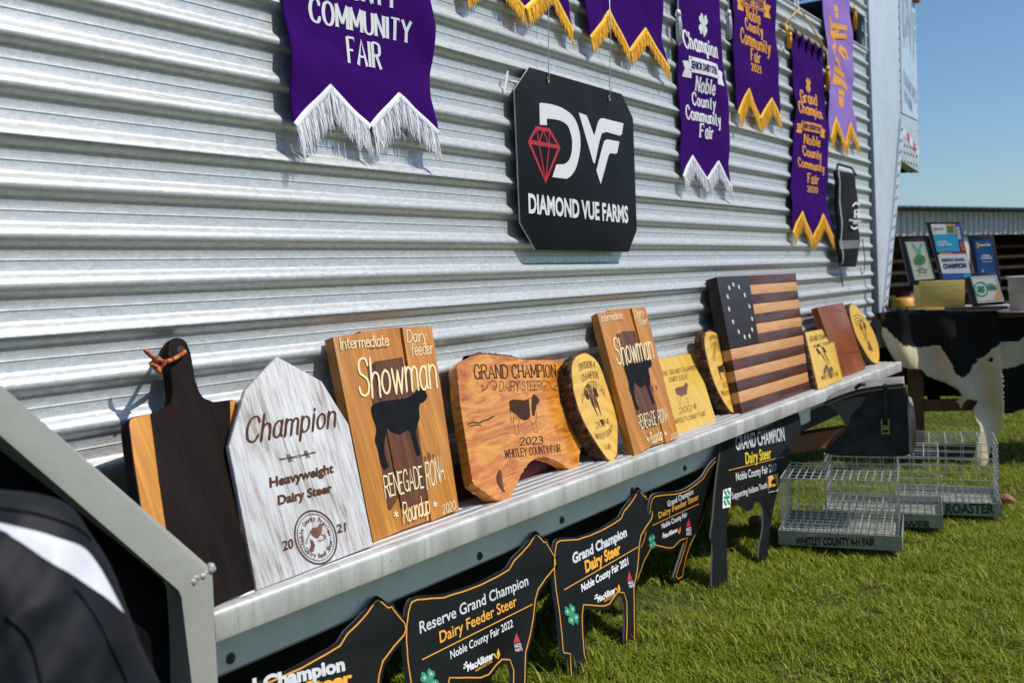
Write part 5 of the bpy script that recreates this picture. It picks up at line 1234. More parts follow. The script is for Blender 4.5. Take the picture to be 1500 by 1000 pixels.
def cow_signs():
    f = lean_frame((925, 945), .44)
    t = cow_sign(f, 'black cow shaped sign, Grand Champion Dairy Steer, Noble County Fair 2021, whole body in view', steer_out(f, None))
    sign_marks(f, t, C21, None, ('Grand Champion', (163, 421), (428, 284), (158, 368)), ('Dairy Steer', (226, 464), (398, 368), (219, 404)), ('Noble County Fair 2021', (207, 556), (435, 421), (203, 517)), [(120, 545), (482, 335)],
               ((285, 608), (372, 558), (283, 576)), ((315, 606), (371, 576), (314, 592)), (383, 542), ((428, 501), (437, 452), (452, 494)), (157, 665), .026, (.04, .04, .025))
    f = lean_frame((925, 945), .44)
    t = cow_sign(f, 'black cow shaped sign, Reserve Grand Champion Dairy Feeder Steer, Noble County Fair 2022', steer_out(f, (C22(125, 443), C22(888, 30), C22(1030, 250))))
    sign_marks(f, t, C22, None, ('Reserve Grand Champion', (152, 686), (843, 375), (146, 610)), ('Dairy Feeder Steer', (280, 746), (770, 506), (273, 672)), ('Noble County Fair 2022', (348, 847), (745, 640), (343, 795)), [(165, 850), (868, 498)],
               ((455, 927), (622, 842), (450, 878)), ((504, 929), (612, 866), (502, 913)), (640, 822), ((746, 746), (765, 680), (790, 736)), (213, 985), .024, (.012, .012, .004))
    f = lean_frame((925, 945), .44)
    t = cow_sign(f, 'black cow shaped sign nearest the camera, cut off at the bottom of the photo', steer_out(f, (C1(-215, 835), C1(1130, 62), C1(1388, 340))))
    sign_marks(f, t, C1, None, ('Grand Champion', (-262, 945), (888, 652), (-268, 815)), ('Dairy Steer', (95, 968), (948, 747), (88, 860)), None, None, bold=(.05, .05, .03))
    f = lean_frame((993, 850), .10, -.238)
    o = f.pts([C7(*p) for p in [(172, 520), (180, 490), (196, 475), (240, 468), (300, 464), (350, 449), (400, 415), (430, 389), (460, 340), (490, 306), (509, 297), (525, 320), (535, 352), (541, 390), (525, 430), (490, 461), (461, 510), (446, 570), (421, 640), (396, 690), (371, 740), (352, 800), (341, 860), (336, 890), (312, 906), (290, 886), (300, 850), (320, 790), (336, 740), (346, 707), (320, 718), (290, 750), (270, 756), (198, 740), (184, 748), (150, 812), (112, 920), (100, 1000), (62, 1000), (70, 900), (100, 780), (140, 690), (160, 600)]])
    t = cow_sign(f, 'smaller black cow shaped sign, Grand Champion Dairy Feeder Steer, half hidden by the 2021 sign', o)
    sign_marks(f, t, C7, None, ('Grand Champion', (260, 541), (385, 476), (257, 512)), ('Dairy Feeder Steer', (217, 597), (412, 502), (213, 567)), ('Noble County Fair', (232, 647), (355, 586), (229, 622)), [(185, 630), (412, 525)],
               ((240, 694), (308, 660), (238, 672)), None, (314, 658), ((348, 637), (362, 596), (372, 631)), (183, 708), .022, (.02, .02, .01), amber='gold_line')
    f = lean_frame((1050, 868), .40)
    o = f.pts([C7(*p) for p in [(514, 300), (524, 225), (538, 186), (600, 160), (667, 163), (702, 165), (750, 153), (780, 140), (800, 123), (815, 105), (835, 78), (862, 62), (890, 72), (906, 105), (911, 160), (905, 190), (890, 220), (865, 255), (850, 290), (830, 332), (815, 380), (800, 440), (788, 500), (775, 560), (764, 620), (755, 680), (750, 740), (748, 782), (740, 802), (720, 800), (705, 786), (710, 720), (720, 680), (726, 640), (727, 560), (725, 540), (715, 516), (690, 515), (676, 545), (656, 561), (630, 542), (600, 520), (580, 515), (566, 535), (556, 560), (550, 640), (548, 700), (552, 860), (553, 930), (542, 945), (528, 930), (521, 900), (519, 968), (500, 975), (480, 970), (477, 900), (478, 840), (482, 716), (471, 690), (474, 650), (482, 600), (490, 500), (500, 400)]])
    t = cow_sign(f, 'tall black cow shaped sign without a gold outline, Grand Champion 2017, beside the front cage', o, gold=False)
    sign_marks(f, t, C7, None, ('GRAND CHAMPION', (593, 266), (832, 217), (589, 192)), None, ('Noble County Fair 2017', (595, 413), (793, 363), (592, 374)), [(557, 362), (828, 295)], bold=(.012, .02, 0))
    y = Print(f); w = Print(f); y.text('Dairy Steer', 'sans', C7(641, 333), C7(766, 302), C7(637, 276), bold=.018); w.text('Supporting Indiana Youth', 'sans', C7(574, 503), C7(746, 446), C7(571, 472), bold=0)
    y.build('amber_lettering', plain('yellow print', (.62, .48, .01), .5), t); w.build('white_lettering', M['white_print'], t)
    l = Print(f, .0006); l.poly([C7(530, 458), C7(568, 446), C7(566, 540), C7(528, 548)]); l.build('white_label', M['white_print'], t)
    g = Print(f, .0012)
    for q in ((541, 472), (556, 468), (540, 522), (556, 518)): g.dot(f.px(*C7(*q)), .0095, .012, 8)
    g.line([C7(548, 480), C7(548, 512)], .006); g.line([C7(534, 497), C7(562, 491)], .010); g.build('clover_mark', M['green_print'], t)
    k = Print(f, .0006); k.line([C7(751, 394), C7(799, 377), C7(797, 460), C7(750, 470)], .0035, closed=True); k.build('label_border', M['silver_print'], t)
    l = Print(f, .0007); l.poly([C7(754, 394), C7(799, 379), C7(797, 434), C7(753, 447)]); l.build('yellow_label', M['yellow_print'], t)
    k = Print(f, .0013); k.poly([C7(762, 430), C7(766, 412), C7(778, 402), C7(786, 404), C7(784, 414), C7(790, 414), C7(791, 424)]); k.build('black_mark', M['sign_face'], t)
cow_signs()

# ------------------------------------------------------------------ wire cages on the grass
M['tray'] = metal('dull tray sheet', (.33, .34, .27), .6, .1, .14, 40)
M['wire'] = metal('galvanised wire', (.62, .63, .61), .45, .4, .1, 200, bump=0)
M['dark_ink'] = plain('black lettering', (.012, .012, .012), .6); M['green_ink'] = plain('dark green lettering', (.008, .05, .022), .6)
def cage(label, rb, wdt, hgt, dep, uw, vert, hor, text, ink, tx, seed):
    o = onZ(*rb, -.02); o[2] = gz(o[0])+.034; u = nrm((.21, -.978, 0)); w = np.array([-u[1], u[0], 0])
    F = Frame(o-u*wdt, u, (0, 0, 1))       # local x along the front, y up, z towards us (depth is -z)
    t = thing('wire_cage', label, 'cage', F, group='wire animal cages on the grass')
    th = .054; m = MB()
    for a, b in (((0, 0, -.002), (wdt, th, 0)), ((0, 0, -dep), (wdt, th, -dep+.002)), ((0, 0, -dep+.002), (.002, th, -.002)), ((wdt-.002, 0, -dep+.002), (wdt, th, -.002)), ((.002, .022, -dep+.002), (wdt-.002, .024, -.002))): m.box(a, b)
    m.build('tray', M['tray'], t)
    rn = random.Random(seed)
    def W(pts, r=.0017): mb.tube(pts, r, 4, cap=False)
    y0 = th+.002; iw = .012
    A = lambda n, s: np.linspace(0, n, max(2, int(n/s)+1))
    J = lambda: rn.uniform(-.0012, .0012)
    # front, back, left, right, top, floor panels of welded mesh
    def panel(name, P, a, b, sa, sb):
        nonlocal mb
        mb = MB(); P0, ea, eb = (np.array(k, float) for k in P)
        for q in A(a, sa): W([P0+ea*q+J(), P0+ea*q+eb*b*.5+J(), P0+ea*q+eb*b])
        for q in A(b, sb): W([P0+eb*q, P0+eb*q+ea*a*.5+J(), P0+eb*q+ea*a])
        mb.build(name, M['wire'], t)
    mb = None; hh = hgt-y0; ww = wdt-2*iw; dd = dep-2*iw
    panel('front_mesh', ((iw, y0, -iw), (1, 0, 0), (0, 1, 0)), ww, hh, vert, hor); panel('back_mesh', ((iw, y0, -dep+iw), (1, 0, 0), (0, 1, 0)), ww, hh, vert, hor)
    panel('side_mesh', ((iw, y0, -iw), (0, 0, -1), (0, 1, 0)), dd, hh, vert*1.2, hor); panel('side_mesh', ((wdt-iw, y0, -iw), (0, 0, -1), (0, 1, 0)), dd, hh, vert*1.2, hor)
    panel('top_mesh', ((iw, hgt, -iw), (1, 0, 0), (0, 0, -1)), ww, dd, vert, .055); panel('floor_mesh', ((iw, y0, -iw), (1, 0, 0), (0, 0, -1)), ww, dd, .026, .05)
    mb = MB()
    for x in (iw, wdt-iw):
        for z in (-iw, -dep+iw): W([(x, .01, z), (x, hgt, z)], .0026)
    for y in (y0, hgt):
        W([(iw, y, -iw), (wdt-iw, y, -iw), (wdt-iw, y, -dep+iw), (iw, y, -dep+iw), (iw, y, -iw)], .0026)
    mb.build('corner_wire', M['wire'], t)
    mb = MB()     # door and feed cup inside the front
    W([(ww*.62, y0+.02, -iw+.004), (ww*.62, y0+hh*.72, -iw+.004), (ww*.95, y0+hh*.72, -iw+.004), (ww*.95, y0+.02, -iw+.004), (ww*.62, y0+.02, -iw+.004)], .0024); mb.build('door_wire', M['wire'], t)
    p = Print(F, .0006); p.text(text, 'sans', *tx, bold=.045); p.build('lettering', ink, t)
    return F
CG1 = cage('front wire cage lettered Whitley County 4-H Fair on its tray, supporting the black bag', (1322, 815), .435, .250, .34, 0, .027, .078, 'WHITLEY COUNTY 4-H FAIR', M['dark_ink'], ((1165, 798), (1282, 799.5), (1165, 786)), 1)
CG2 = cage('middle wire cage lettered Grower in green, half hidden behind the front cage', (1381.6, 772), .46, .285, .34, 0, .05, .030, 'GROWER', M['green_ink'], ((1290, 773), (1364, 775), (1290, 761)), 2)
CG3 = cage('back wire cage lettered Roaster in green, in front of the cowhide table', (1468, 749), .42, .305, .34, 0, .06, .030, 'ROASTER', M['green_ink'], ((1385, 752), (1457, 752), (1385, 737)), 3)

def cooler():
    c = crop(1100, 520, 3.125); o = onZ(1310, 667, .302)
    fr = Frame(o, (.24, -.97, 0), (.02, 0, 1)); t = thing('cooler_bag', 'slumped black cooler bag with grey lid and pocket, sitting on the wire cages', 'bag', fr)
    nyl = plain('worn black fabric', (.030, .030, .031), .8, spec=.2, var=.45, scale=14, bump=.25, bscale=300); gry = plain('grey fabric', (.24, .23, .22), .75, spec=.2, var=.3, scale=20, bump=.2, bscale=300)
    B = [(350, 452), (343, 432), (395, 380), (440, 332), (425, 300), (400, 268), (370, 238), (347, 215), (390, 195), (480, 168), (560, 152), (640, 142), (690, 137), (706, 152), (728, 235), (738, 330), (742, 420), (726, 452), (690, 461), (600, 462), (500, 461)]
    b = prism('body', smoothc(fr.pts([c(*p) for p in B]), 4), -.24, 0, nyl, t, bev=.016, seg=4)
    for v in b.data.vertices:
        if v.co.z > -.20: v.co.z += .006*noise.noise(v.co*18)
    L = [(330, 214), (390, 176), (480, 138), (560, 112), (640, 103), (690, 100), (708, 116), (703, 138), (640, 144), (560, 154), (480, 170), (390, 198), (346, 222)]
    fq = fr.pts([c(*p) for p in [(338, 216), (392, 194), (480, 166), (560, 150), (640, 141), (702, 134)]]); bk = Frame(fr.o-fr.n*.22, fr.u, fr.v); bq = bk.pts([c(*p) for p in [(392, 176), (440, 150), (500, 128), (560, 111), (630, 103), (700, 100)]])
    m = MB(); vs = []; R = 8
    for (a, b2), (a2, b3) in zip(smoothc(fq, 4, False), smoothc(bq, 4, False)):
        for j in range(R): k = j/(R-1); vs.append((a+(a2-a)*k, b2+(b3-b2)*k+.014*math.sin(math.pi*k), .010-.23*k))
        vs.append((a2, b3-.03, -.221))
    n = len(vs)//(R+1); m.add(vs, [(i*(R+1)+j, (i+1)*(R+1)+j, (i+1)*(R+1)+j+1, i*(R+1)+j+1) for i in range(n-1) for j in range(R)]); l = m.build('lid', gry, t, True); md = l.modifiers.new('thick', 'SOLIDIFY'); md.thickness = .012
    m = MB(); q = smoothc(fr.pts([c(*p) for p in [(336, 218), (392, 194), (480, 164), (560, 148), (640, 138), (700, 132)]]), 5, False); m.tube([(a, b2, .014) for a, b2 in q], .006, 6); z = m.build('lid_zip', M['rubber'], t, True)
    g = prism('lit_side_panel', smoothc(fr.pts([c(*p) for p in [(352, 220), (420, 205), (520, 190), (500, 235), (470, 260), (448, 300), (440, 330), (418, 292), (395, 262), (370, 240)]]), 3), -.01, .0075, plain('black fabric painted lit', (.075, .073, .07), .8, var=.4, scale=16, bump=.25, bscale=300), t, bev=.003)  # paler colour paints in the light on the bag's left side panel
    prism('side_pocket', smoothc(fr.pts([c(*p) for p in [(716, 228), (736, 214), (748, 250), (756, 340), (754, 420), (740, 448), (724, 440), (722, 340)]]), 3), -.18, .010, gry, t, bev=.008)
    prism('pocket_trim', smoothc(fr.pts([c(*p) for p in [(746, 300), (752, 310), (754, 400), (747, 420)]]), 3), -.12, .0125, plain('rust fabric', (.22, .06, .02), .7), t, bev=.002)
    cl = plain('olive buckle', (.22, .23, .03), .5)
    m = MB()
    for a, b2 in (((595, 292), (604, 360)), ((626, 292), (636, 360)), ((604, 318), (626, 326)), ((604, 350), (626, 360)), ((604, 326), (626, 340))):
        p, q = fr.px(*c(*a)), fr.px(*c(*b2)); m.box((*p, .004), (*q, .016))
    m.build('buckle', cl, t)
    m = MB(); p, q = fr.px(*c(604, 130)), fr.px(*c(626, 292)); m.box((p[0], p[1], .0085), (q[0], q[1], .0125)); m.build('strap', M['rubber'], t)
    m = MB(); m.tube([(*fr.px(*c(478, 150)), .014), (*fr.px(*c(500, 132)), .022), (*fr.px(*c(522, 132)), .014)], .008, 6); m.build('carry_handle', M['rubber'], t, True)
cooler()

# ------------------------------------------------------------------ table with cowhides, frames and the rest
TX = 6.12
M['table_wood'] = wood('reddish table wood', (.10, .032, .012), (.19, .068, .028), grain=(3, 30, 30), rough=.5)
TF = Frame(onX(1297, 460, TX), (.40, -.917, 0), (0, 0, 1))      # near side of the table
def table():
    zt = TF.px(1440, 455)[1]-.010; g = gz(TX)-TF.o[2]
    t = thing('display_table', 'wooden trestle display table draped with black and white cowhide', 'table', TF)
    m = MB(); m.box((.01, zt-.035, -.02), (1.75, zt, -.74)); m.build('table_top', M['table_wood'], t)
    for z in (-.10, -.66):
        for x in (.18, 1.55):
            m = MB(); m.box((x-.04, g, z-.032), (x+.04, zt-.036, z+.032)); m.build('leg', M['table_wood'], t)
    m = MB(); m.box((.225, g+.30, -.08), (1.505, g+.37, -.12)); m.build('stretcher', M['table_wood'], t)
    m = MB(); m.box((.16, g+.15, -.135), (.21, g+.22, -.625)); m.build('stretcher', M['table_wood'], t)
    return TF.o[2]+zt
ZT = table()
def hide_mat():
    b = NB('cowhide'); h = b.noise(1, 3, .6, b.mapped((150, 150, 30))); n = b.noise(4, 3)
    b.set(col=b.ramp(n, [(.3, (.56, .44, .28)), (.7, (.74, .63, .45))]), rough=.8, spec=.15); b.bump(h, .5, .004); k = NB('black cowhide'); h = k.noise(1, 3, .6, k.mapped((150, 150, 30)))
    k.set(col=k.ramp(h, [(.3, (.004, .004, .005)), (.7, (.014, .013, .014))]), rough=.7, spec=.15); k.bump(h, .5, .004); return [b.m, k.m]
M['hide'] = hide_mat()
def sheet(name, fr, outline, blacks, parent, cell, depth):
    xs = [p[0] for p in outline]; ys = [p[1] for p in outline]; nx, ny = int((max(xs)-min(xs))/cell)+2, int((max(ys)-min(ys))/cell)+2
    X0, Y0 = min(xs), min(ys); V = {}; vs = []; fs = []; mi = []
    def vert(i, j):
        if (i, j) not in V:
            x, y = X0+i*cell, Y0+j*cell; V[(i, j)] = len(vs); vs.append((x+.3*cell*noise.noise(Vector((x*90, y*90, 0))), y+.3*cell*noise.noise(Vector((x*90, y*90, 5))), depth(x, y)))
        return V[(i, j)]
    for i in range(nx):
        for j in range(ny):
            x, y = X0+(i+.5)*cell, Y0+(j+.5)*cell; e = .006
            jx, jy = e*noise.noise(Vector((x*45, y*45, 1))), e*noise.noise(Vector((x*45, y*45, 2)))
            if inside((x+.5*jx, y+.5*jy), outline):
                fs.append((vert(i, j), vert(i+1, j), vert(i+1, j+1), vert(i, j+1))); mi.append(1 if any(inside((x+jx, y+jy), q) for q in blacks) else 0)
    o = mesh(name, vs, fs, M['hide'], parent, True, mi); md = o.modifiers.new('thick', 'SOLIDIFY'); md.thickness = .004; md.offset = -1; return o
def cowhide():
    c = crop(1270, 420, 2.94); o = TF.o+TF.n*.012; o[2] = ZT
    fr = Frame(o, TF.u, (0, 0, 1)); t = thing('cowhide', 'black and white cowhide with a dangling leg, draped over the near side of the table', 'cowhide', fr)
    out = [(80, 110), (130, 98), (300, 100), (450, 104), (566, 112), (570, 250), (578, 400), (582, 560), (566, 640), (522, 720), (492, 840), (482, 862), (440, 868), (396, 858), (430, 800), (456, 700), (478, 600), (458, 562), (450, 530), (482, 492), (432, 480), (410, 492), (396, 520), (386, 498), (374, 492), (402, 468), (386, 440), (330, 410), (262, 386), (240, 356), (150, 346), (112, 310), (88, 262), (66, 210), (66, 160)]
    blk = [(40, 90), (600, 90), (600, 262), (566, 248), (530, 272), (500, 304), (466, 312), (440, 372), (402, 392), (376, 372), (350, 312), (312, 252), (230, 262), (150, 252), (80, 178), (60, 170)]
    sp = [[(448, 322), (462, 312), (484, 316), (470, 330), (452, 332)], [(520, 306), (540, 304), (542, 320), (524, 324)]]
    dp = lambda x, y: .030*math.sin(x*24+y*4)*min(1, max(0, -y/.3))+.03*max(0, -y-.35)+.028*noise.noise(Vector((x*7, y*6, 3)))+.01
    sheet('front_drape', fr, fr.pts([c(*p) for p in out]), [fr.pts([c(*p) for p in q]) for q in [blk]+sp], t, .0065, dp)
    # the part lying on the table top and the far drape
    w = [(.0, -.012), (.30, -.012), (.64, -.012), (1.70, -.005), (1.72, .4), (1.68, .7), (.8, .72), (.1, .7), (.0, .4)]
    s = sheet('top_cover', Frame((0, 0, 0), (1, 0, 0), (0, 1, 0)), w, [w], t, .03, lambda x, y: .003*noise.noise(Vector((x*6, y*6, 0)))+.006)
    s.matrix_basis = Matrix(((1, 0, 0, 0), (0, 0, 1, 0), (0, -1, 0, 0), (0, 0, 0, 1)))
    w = [(.02, .01), (1.7, .01), (1.68, -.40), (1.3, -.52), (.9, -.46), (.66, -.56), (.40, -.60), (.2, -.47), (.04, -.5)]
    s = sheet('back_drape', fr, w, [w], t, .02, lambda x, y: -.76+.02*math.sin(x*14)+.015*noise.noise(Vector((x*7, y*6, 8))))  # hide on the far side; its full black also paints the under-table shade
    fd = Frame(TF.o-TF.n*.03, TF.u, (0, 0, 1)); Q = lambda l: fd.pts(l)
    t2 = thing('cowhide', 'second cowhide hanging at the table right edge, black above a white band, shadow painted below', 'cowhide', fd)
    sheet('side_drape_and_shade', fd, Q([(1464.5, 460), (1500, 456), (1560, 452), (1640, 450), (1640, 600), (1560, 590), (1520, 585), (1500, 598), (1484, 606), (1468, 606), (1466, 540)]), [Q([(1460, 440), (1660, 440), (1660, 500), (1540, 496), (1510, 486), (1495, 500), (1462, 502)]), Q([(1460, 541), (1480, 539), (1500, 533), (1560, 545), (1660, 560), (1660, 640), (1460, 640)])], t2, .0065, lambda x, y: .015*math.sin(x*16)+.01*noise.noise(Vector((x*8, y*8, 3)))-.01)  # black below the white band is the shadow under the table, painted in
cowhide()

def tabletop():
    blk = plain('dark frame', (.010, .011, .016), .35, spec=.4); mah = wood('dark mahogany frame', (.02, .008, .006), (.045, .016, .012), rough=.35)
    pap = plain('pale certificate', (.62, .64, .46), .3, var=.05); white = M['white_print']
    def plaque(name, label, corners, inner, x, lean, fm, depth=.02, base=None):
        o = onX(*base, x); fr = Frame(o, (.42, -.907, 0), (lean*.907, lean*.42, 1)); t = thing(name, label, 'plaque', fr, group='framed award plaques on the table')
        prism('frame', fr.pts(corners), -depth, 0, fm, t, bev=.004); return fr, t
    def poly(fr, t, name, pts, mat, lift=.001):
        p = Print(fr, lift); p.poly(pts); return p.build(name, mat, t)
    k = crop(1290, 280, 5)
    # box they stand on
    bx = Frame(onX(1350, 452, TX+.10), (.45, -.893, 0), (0, 0, 1)); t = thing('wooden_box', 'pale yellow wooden box on the cowhide table holding two framed plaques', 'box', bx)
    yw = wood('pale box wood', (.64, .46, .11), (.78, .58, .18), grain=(3, 26, 26), fine=(8, 160, 160), rough=.5)
    q = bx.pts([k(290, 662), k(616, 646), k(616, 845), k(285, 862)]); zb = ZT-bx.o[2]+.006
    q = [(q[0][0], q[0][1]), (q[1][0], q[0][1]), (q[1][0], zb+.03), (q[0][0], zb+.03)]; prism('box', q, -.15, 0, yw, t, bev=.003)
    prism('base_board', [(q[0][0]-.035, zb), (q[1][0]-.12, zb), (q[1][0]-.12, zb+.03), (q[0][0]-.035, zb+.03)], -.17, .012, yw, t, bev=.003)
    zt = bx.o[2]+q[0][1]
    # medal certificate
    fr, t = plaque('framed_plaque', 'dark framed pale certificate with a green ribboned medal, left of the tall plaque', [k(140, 342), k(330, 340), k(415, 660), k(215, 690)], None, TX+.14, .22, blk, .022, k(300, 665))
    poly(fr, t, 'certificate', [k(178, 372), k(320, 370), k(394, 640), k(248, 652)], pap)
    g = plain('pale green print', (.16, .42, .30), .5); p = Print(fr, .0018); p.line([k(186, 382), k(316, 380), k(386, 632), k(252, 644)], .003, closed=True); p.line([k(232, 384), k(262, 430), k(280, 470)], .014); p.line([k(300, 382), k(284, 430), k(286, 470)], .014); p.build('green_ribbon', g, t)
    p = Print(fr, .0024); o = fr.px(*k(286, 504)); p.dot(o, .034); p.build('medal', plain('medal green', (.22, .36, .07), .4), t); p = Print(fr, .003); p.ring(o, .026, .026, .006); clover(p, o, .016); p.build('medal_mark', M['green_print'], t)
    p = Print(fr, .0018); p.text('Dairy', 'sans', k(278, 570), k(318, 566), k(275, 558), .03).text('Feeder Steer', 'sans', k(262, 586), k(346, 580), k(259, 572), .03).text('Showman', 'sans', k(280, 604), k(340, 598), k(276, 590), .03); p.line([k(268, 622), k(352, 614)], .002); p.build('lettering', plain('dark green ink', (.03, .07, .04), .5), t)
    # reserve grand champion
    fr, t = plaque('framed_plaque', 'tallest plaque, coloured blocks over a white Reserve Grand Champion panel, on the box', [k(332, 226), k(582, 224), k(670, 630), k(676, 646), k(448, 652)], None, TX+.18, .22, mah, .022, k(450, 652))
    col = {'white': white, 'orange': plain('orange print', (.72, .33, .05), .5), 'cyan': plain('cyan print', (.015, .36, .58), .5), 'blue': plain('blue print', (.015, .08, .42), .5), 'pink': plain('crimson print', (.55, .015, .11), .5), 'red': plain('vermilion print', (.68, .10, .02), .5)}
    for nm, cc, pts in (('white_panel', 'white', [(366, 242), (472, 241), (486, 314), (383, 318)]), ('orange_panel', 'orange', [(472, 241), (542, 240), (556, 313), (486, 314)]), ('blue_panel', 'blue', [(542, 240), (576, 240), (606, 372), (570, 374)]), ('cyan_panel', 'cyan', [(383, 318), (556, 313), (583, 440), (412, 447)]),
                        ('red_panel', 'red', [(580, 375), (607, 374), (622, 437), (594, 440)]), ('orange_band', 'orange', [(430, 452), (518, 449), (521, 463), (434, 465)]), ('pink_band', 'pink', [(518, 449), (624, 445), (627, 458), (521, 463)]), ('white_panel', 'white', [(418, 466), (628, 459), (660, 598), (450, 603)]), ('blue_panel', 'blue', [(450, 604), (606, 600), (612, 636), (457, 648)]), ('cyan_panel', 'cyan', [(606, 600), (660, 598), (664, 622), (612, 636)])):
        poly(fr, t, nm, [k(*q) for q in pts], col[cc])
    p = Print(fr, .0018); p.text('RESERVE GRAND', 'sans', k(450, 518), k(618, 512), k(446, 494), .04).text('CHAMPION', 'sans', k(460, 570), k(630, 562), k(454, 532), .06).text('State Fair', 'sans', k(405, 284), k(462, 281), k(403, 268), .02); p.build('navy_lettering', plain('navy ink', (.01, .03, .12), .5), t)
    p = Print(fr, .0018); p.text('4-H Dairy', 'sans', k(412, 382), k(488, 378), k(409, 364), .05).text('Feeder Steer', 'sans', k(416, 402), k(524, 396), k(413, 386), .05); p.text('2024', 'sans', k(588, 354), k(574, 262), k(566, 356), .04); p.build('white_lettering', white, t)
    p = Print(fr, .0018); clover(p, fr.px(*k(512, 277)), .022); p.build('clover_mark', M['green_print'], t); p = Print(fr, .0018); p.line([k(386, 266), k(398, 280), k(394, 294)], .008); p.build('red_mark', col['red'], t)
    # blue plaque
    fr, t = plaque('framed_plaque', 'black plaque with a dark blue Reserve Champion panel, behind the landscape certificate', [k(640, 326), k(826, 324), k(882, 640), k(880, 700), k(712, 700)], None, TX+.42, .22, blk, .022, k(760, 650))
    poly(fr, t, 'blue_panel', [k(682, 362), k(806, 360), k(848, 616), k(872, 700), k(730, 700)], plain('deep blue print', (.008, .07, .23), .4, var=.35, scale=20))
    p = Print(fr, .0018); p.text('State Fair', 'sans', k(722, 404), k(806, 400), k(718, 386), .04).text('RESERVE', 'sans', k(742, 482), k(802, 479), k(740, 468), .05).text('CHAMPION', 'sans', k(734, 500), k(814, 496), k(732, 486), .05); p.line([k(744, 518), k(812, 515)], .003); p.poly([k(742, 590), k(748, 570), k(756, 592)]); p.build('white_lettering', white, t)
    p = Print(fr, .0018); p.line([k(702, 380), k(716, 396), k(708, 416)], .012); p.build('red_mark', col['orange'], t)
    # landscape certificate
    fr, t = plaque('framed_plaque', 'black framed landscape certificate with a green seal, propped at the table front', [k(612, 602), k(845, 598), k(914, 806), k(900, 824), k(678, 838)], None, TX+.24, .30, blk, .022, k(790, 832))
    poly(fr, t, 'certificate', [k(655, 626), k(848, 616), k(904, 806), k(712, 820)], plain('white certificate', (.66, .67, .62), .3, var=.05))
    p = Print(fr, .0018); p.line([k(664, 636), k(842, 627), k(892, 796), k(718, 808)], .0035, closed=True); o = fr.px(*k(735, 718)); p.ring(o, .036, .042, .008); clover(p, o, .022); p.poly([k(786, 690), k(842, 690), k(850, 722), k(792, 726)]); p.build('green_seal', M['green_print'], t)
    p = Print(fr, .0016); p.poly([k(852, 690), k(884, 790), k(834, 794), k(846, 740)]); p.poly([k(800, 690), k(850, 684), k(852, 700), k(806, 706)]); p.build('orange_corner', plain('soft orange print', (.70, .36, .12), .5), t)
    p = Print(fr, .0022); p.text('Indiana', 'sans', k(784, 688), k(826, 686), k(782, 676), .03).text('Dairy Steer', 'sans', k(790, 708), k(846, 704), k(788, 696), .03); p.build('lettering', plain('dark ink', (.02, .06, .03), .5), t)
    # papers and bucket
    a = onZ(1388, 452, ZT+.012); m = MB(); m.box((0, 0, 0), (.22, -.34, .012)); o = m.build('booklet', plain('pinkish booklet', (.42, .30, .28), .6)); o.location = a; tag(o, 'thin closed booklet lying flat on the cowhide in front of the wooden box', 'booklet')
    bp = onX(1508, 446, TX+.20); bp[2] = ZT+.012; t = thing('bucket', 'pale ribbed bucket standing at the right edge of the table', 'bucket', loc=bp)
    m = MB(); h = .185; R = .11; prof = [(.9, 0), (.92, .02), (.95, .10), (.95, .101), (1.0, .108), (1.0, .114), (.96, .120), (.98, h-.012), (1.06, h-.010), (1.06, h)]; n = 36
    m.add([(R*a*math.cos(6.28319*i/n), R*a*math.sin(6.28319*i/n), z) for i in range(n) for a, z in prof], [(i*10+j, ((i+1) % n)*10+j, ((i+1) % n)*10+j+1, i*10+j+1) for i in range(n) for j in range(9)]); sharp(m.build('tub', plain('dusty white plastic', (.42, .40, .38), .5, var=.15), t), 40)
    m = MB(); m.tube([(0, 0, h+.001), (0, 0, h+.006)], R*1.07, 36); m.build('lid', plain('pale lid', (.60, .60, .60), .45), t)
    m = MB(); m.tube([(0, 0, -.008), (0, 0, -.001)], R*1.5, 36); o = m.build('tray_plate', plain('white plate', (.5, .5, .5), .4), t)
tabletop()
def timber():
    a, b = onZ(1172, 648, .11), onZ(1222, 640, .11); m = MB(); d = nrm(b-a); n = np.array([-d[1], d[0], 0]); P = lambda p, s, z: p+n*s+np.array([0, 0, z])
    a = a-d*.1; b = b+d*.5
    m.add([P(a, 0, -.05), P(b, 0, -.05), P(b, .09, -.05), P(a, .09, -.05), P(a, 0, .04), P(b, 0, .04), P(b, .09, .04), P(a, .09, .04)], [(0, 3, 2, 1), (4, 5, 6, 7), (0, 1, 5, 4), (1, 2, 6, 5), (2, 3, 7, 6), (3, 0, 4, 7)])
    o = m.build('timber_beam', wood('rusty timber', (.16, .05, .02), (.26, .09, .035), grain=(4, 30, 30))); tag(o, 'short red brown timber lying on the grass behind the tall 2017 sign', 'timber')
    for px, lb in (((1474, 719), 'small orange brown clod on the grass right of the back cage'), ((1109, 768), 'small pale brown clod on the grass behind the 2017 sign leg')):
        p = onZ(*px, -.03); p[2] = gz(p[0])+.03; bm = bmesh.new(); bmesh.ops.create_icosphere(bm, subdivisions=3, radius=.035)
        for v in bm.verts: v.co = v.co*(1+.25*noise.noise(v.co*30)); v.co.z *= .8
        o = bobj('clod', bm, plain('brown clod', (.30, .13, .07), .8, var=.4, scale=60), None, True); o.location = p; tag(o, lb, 'clod')
timber()

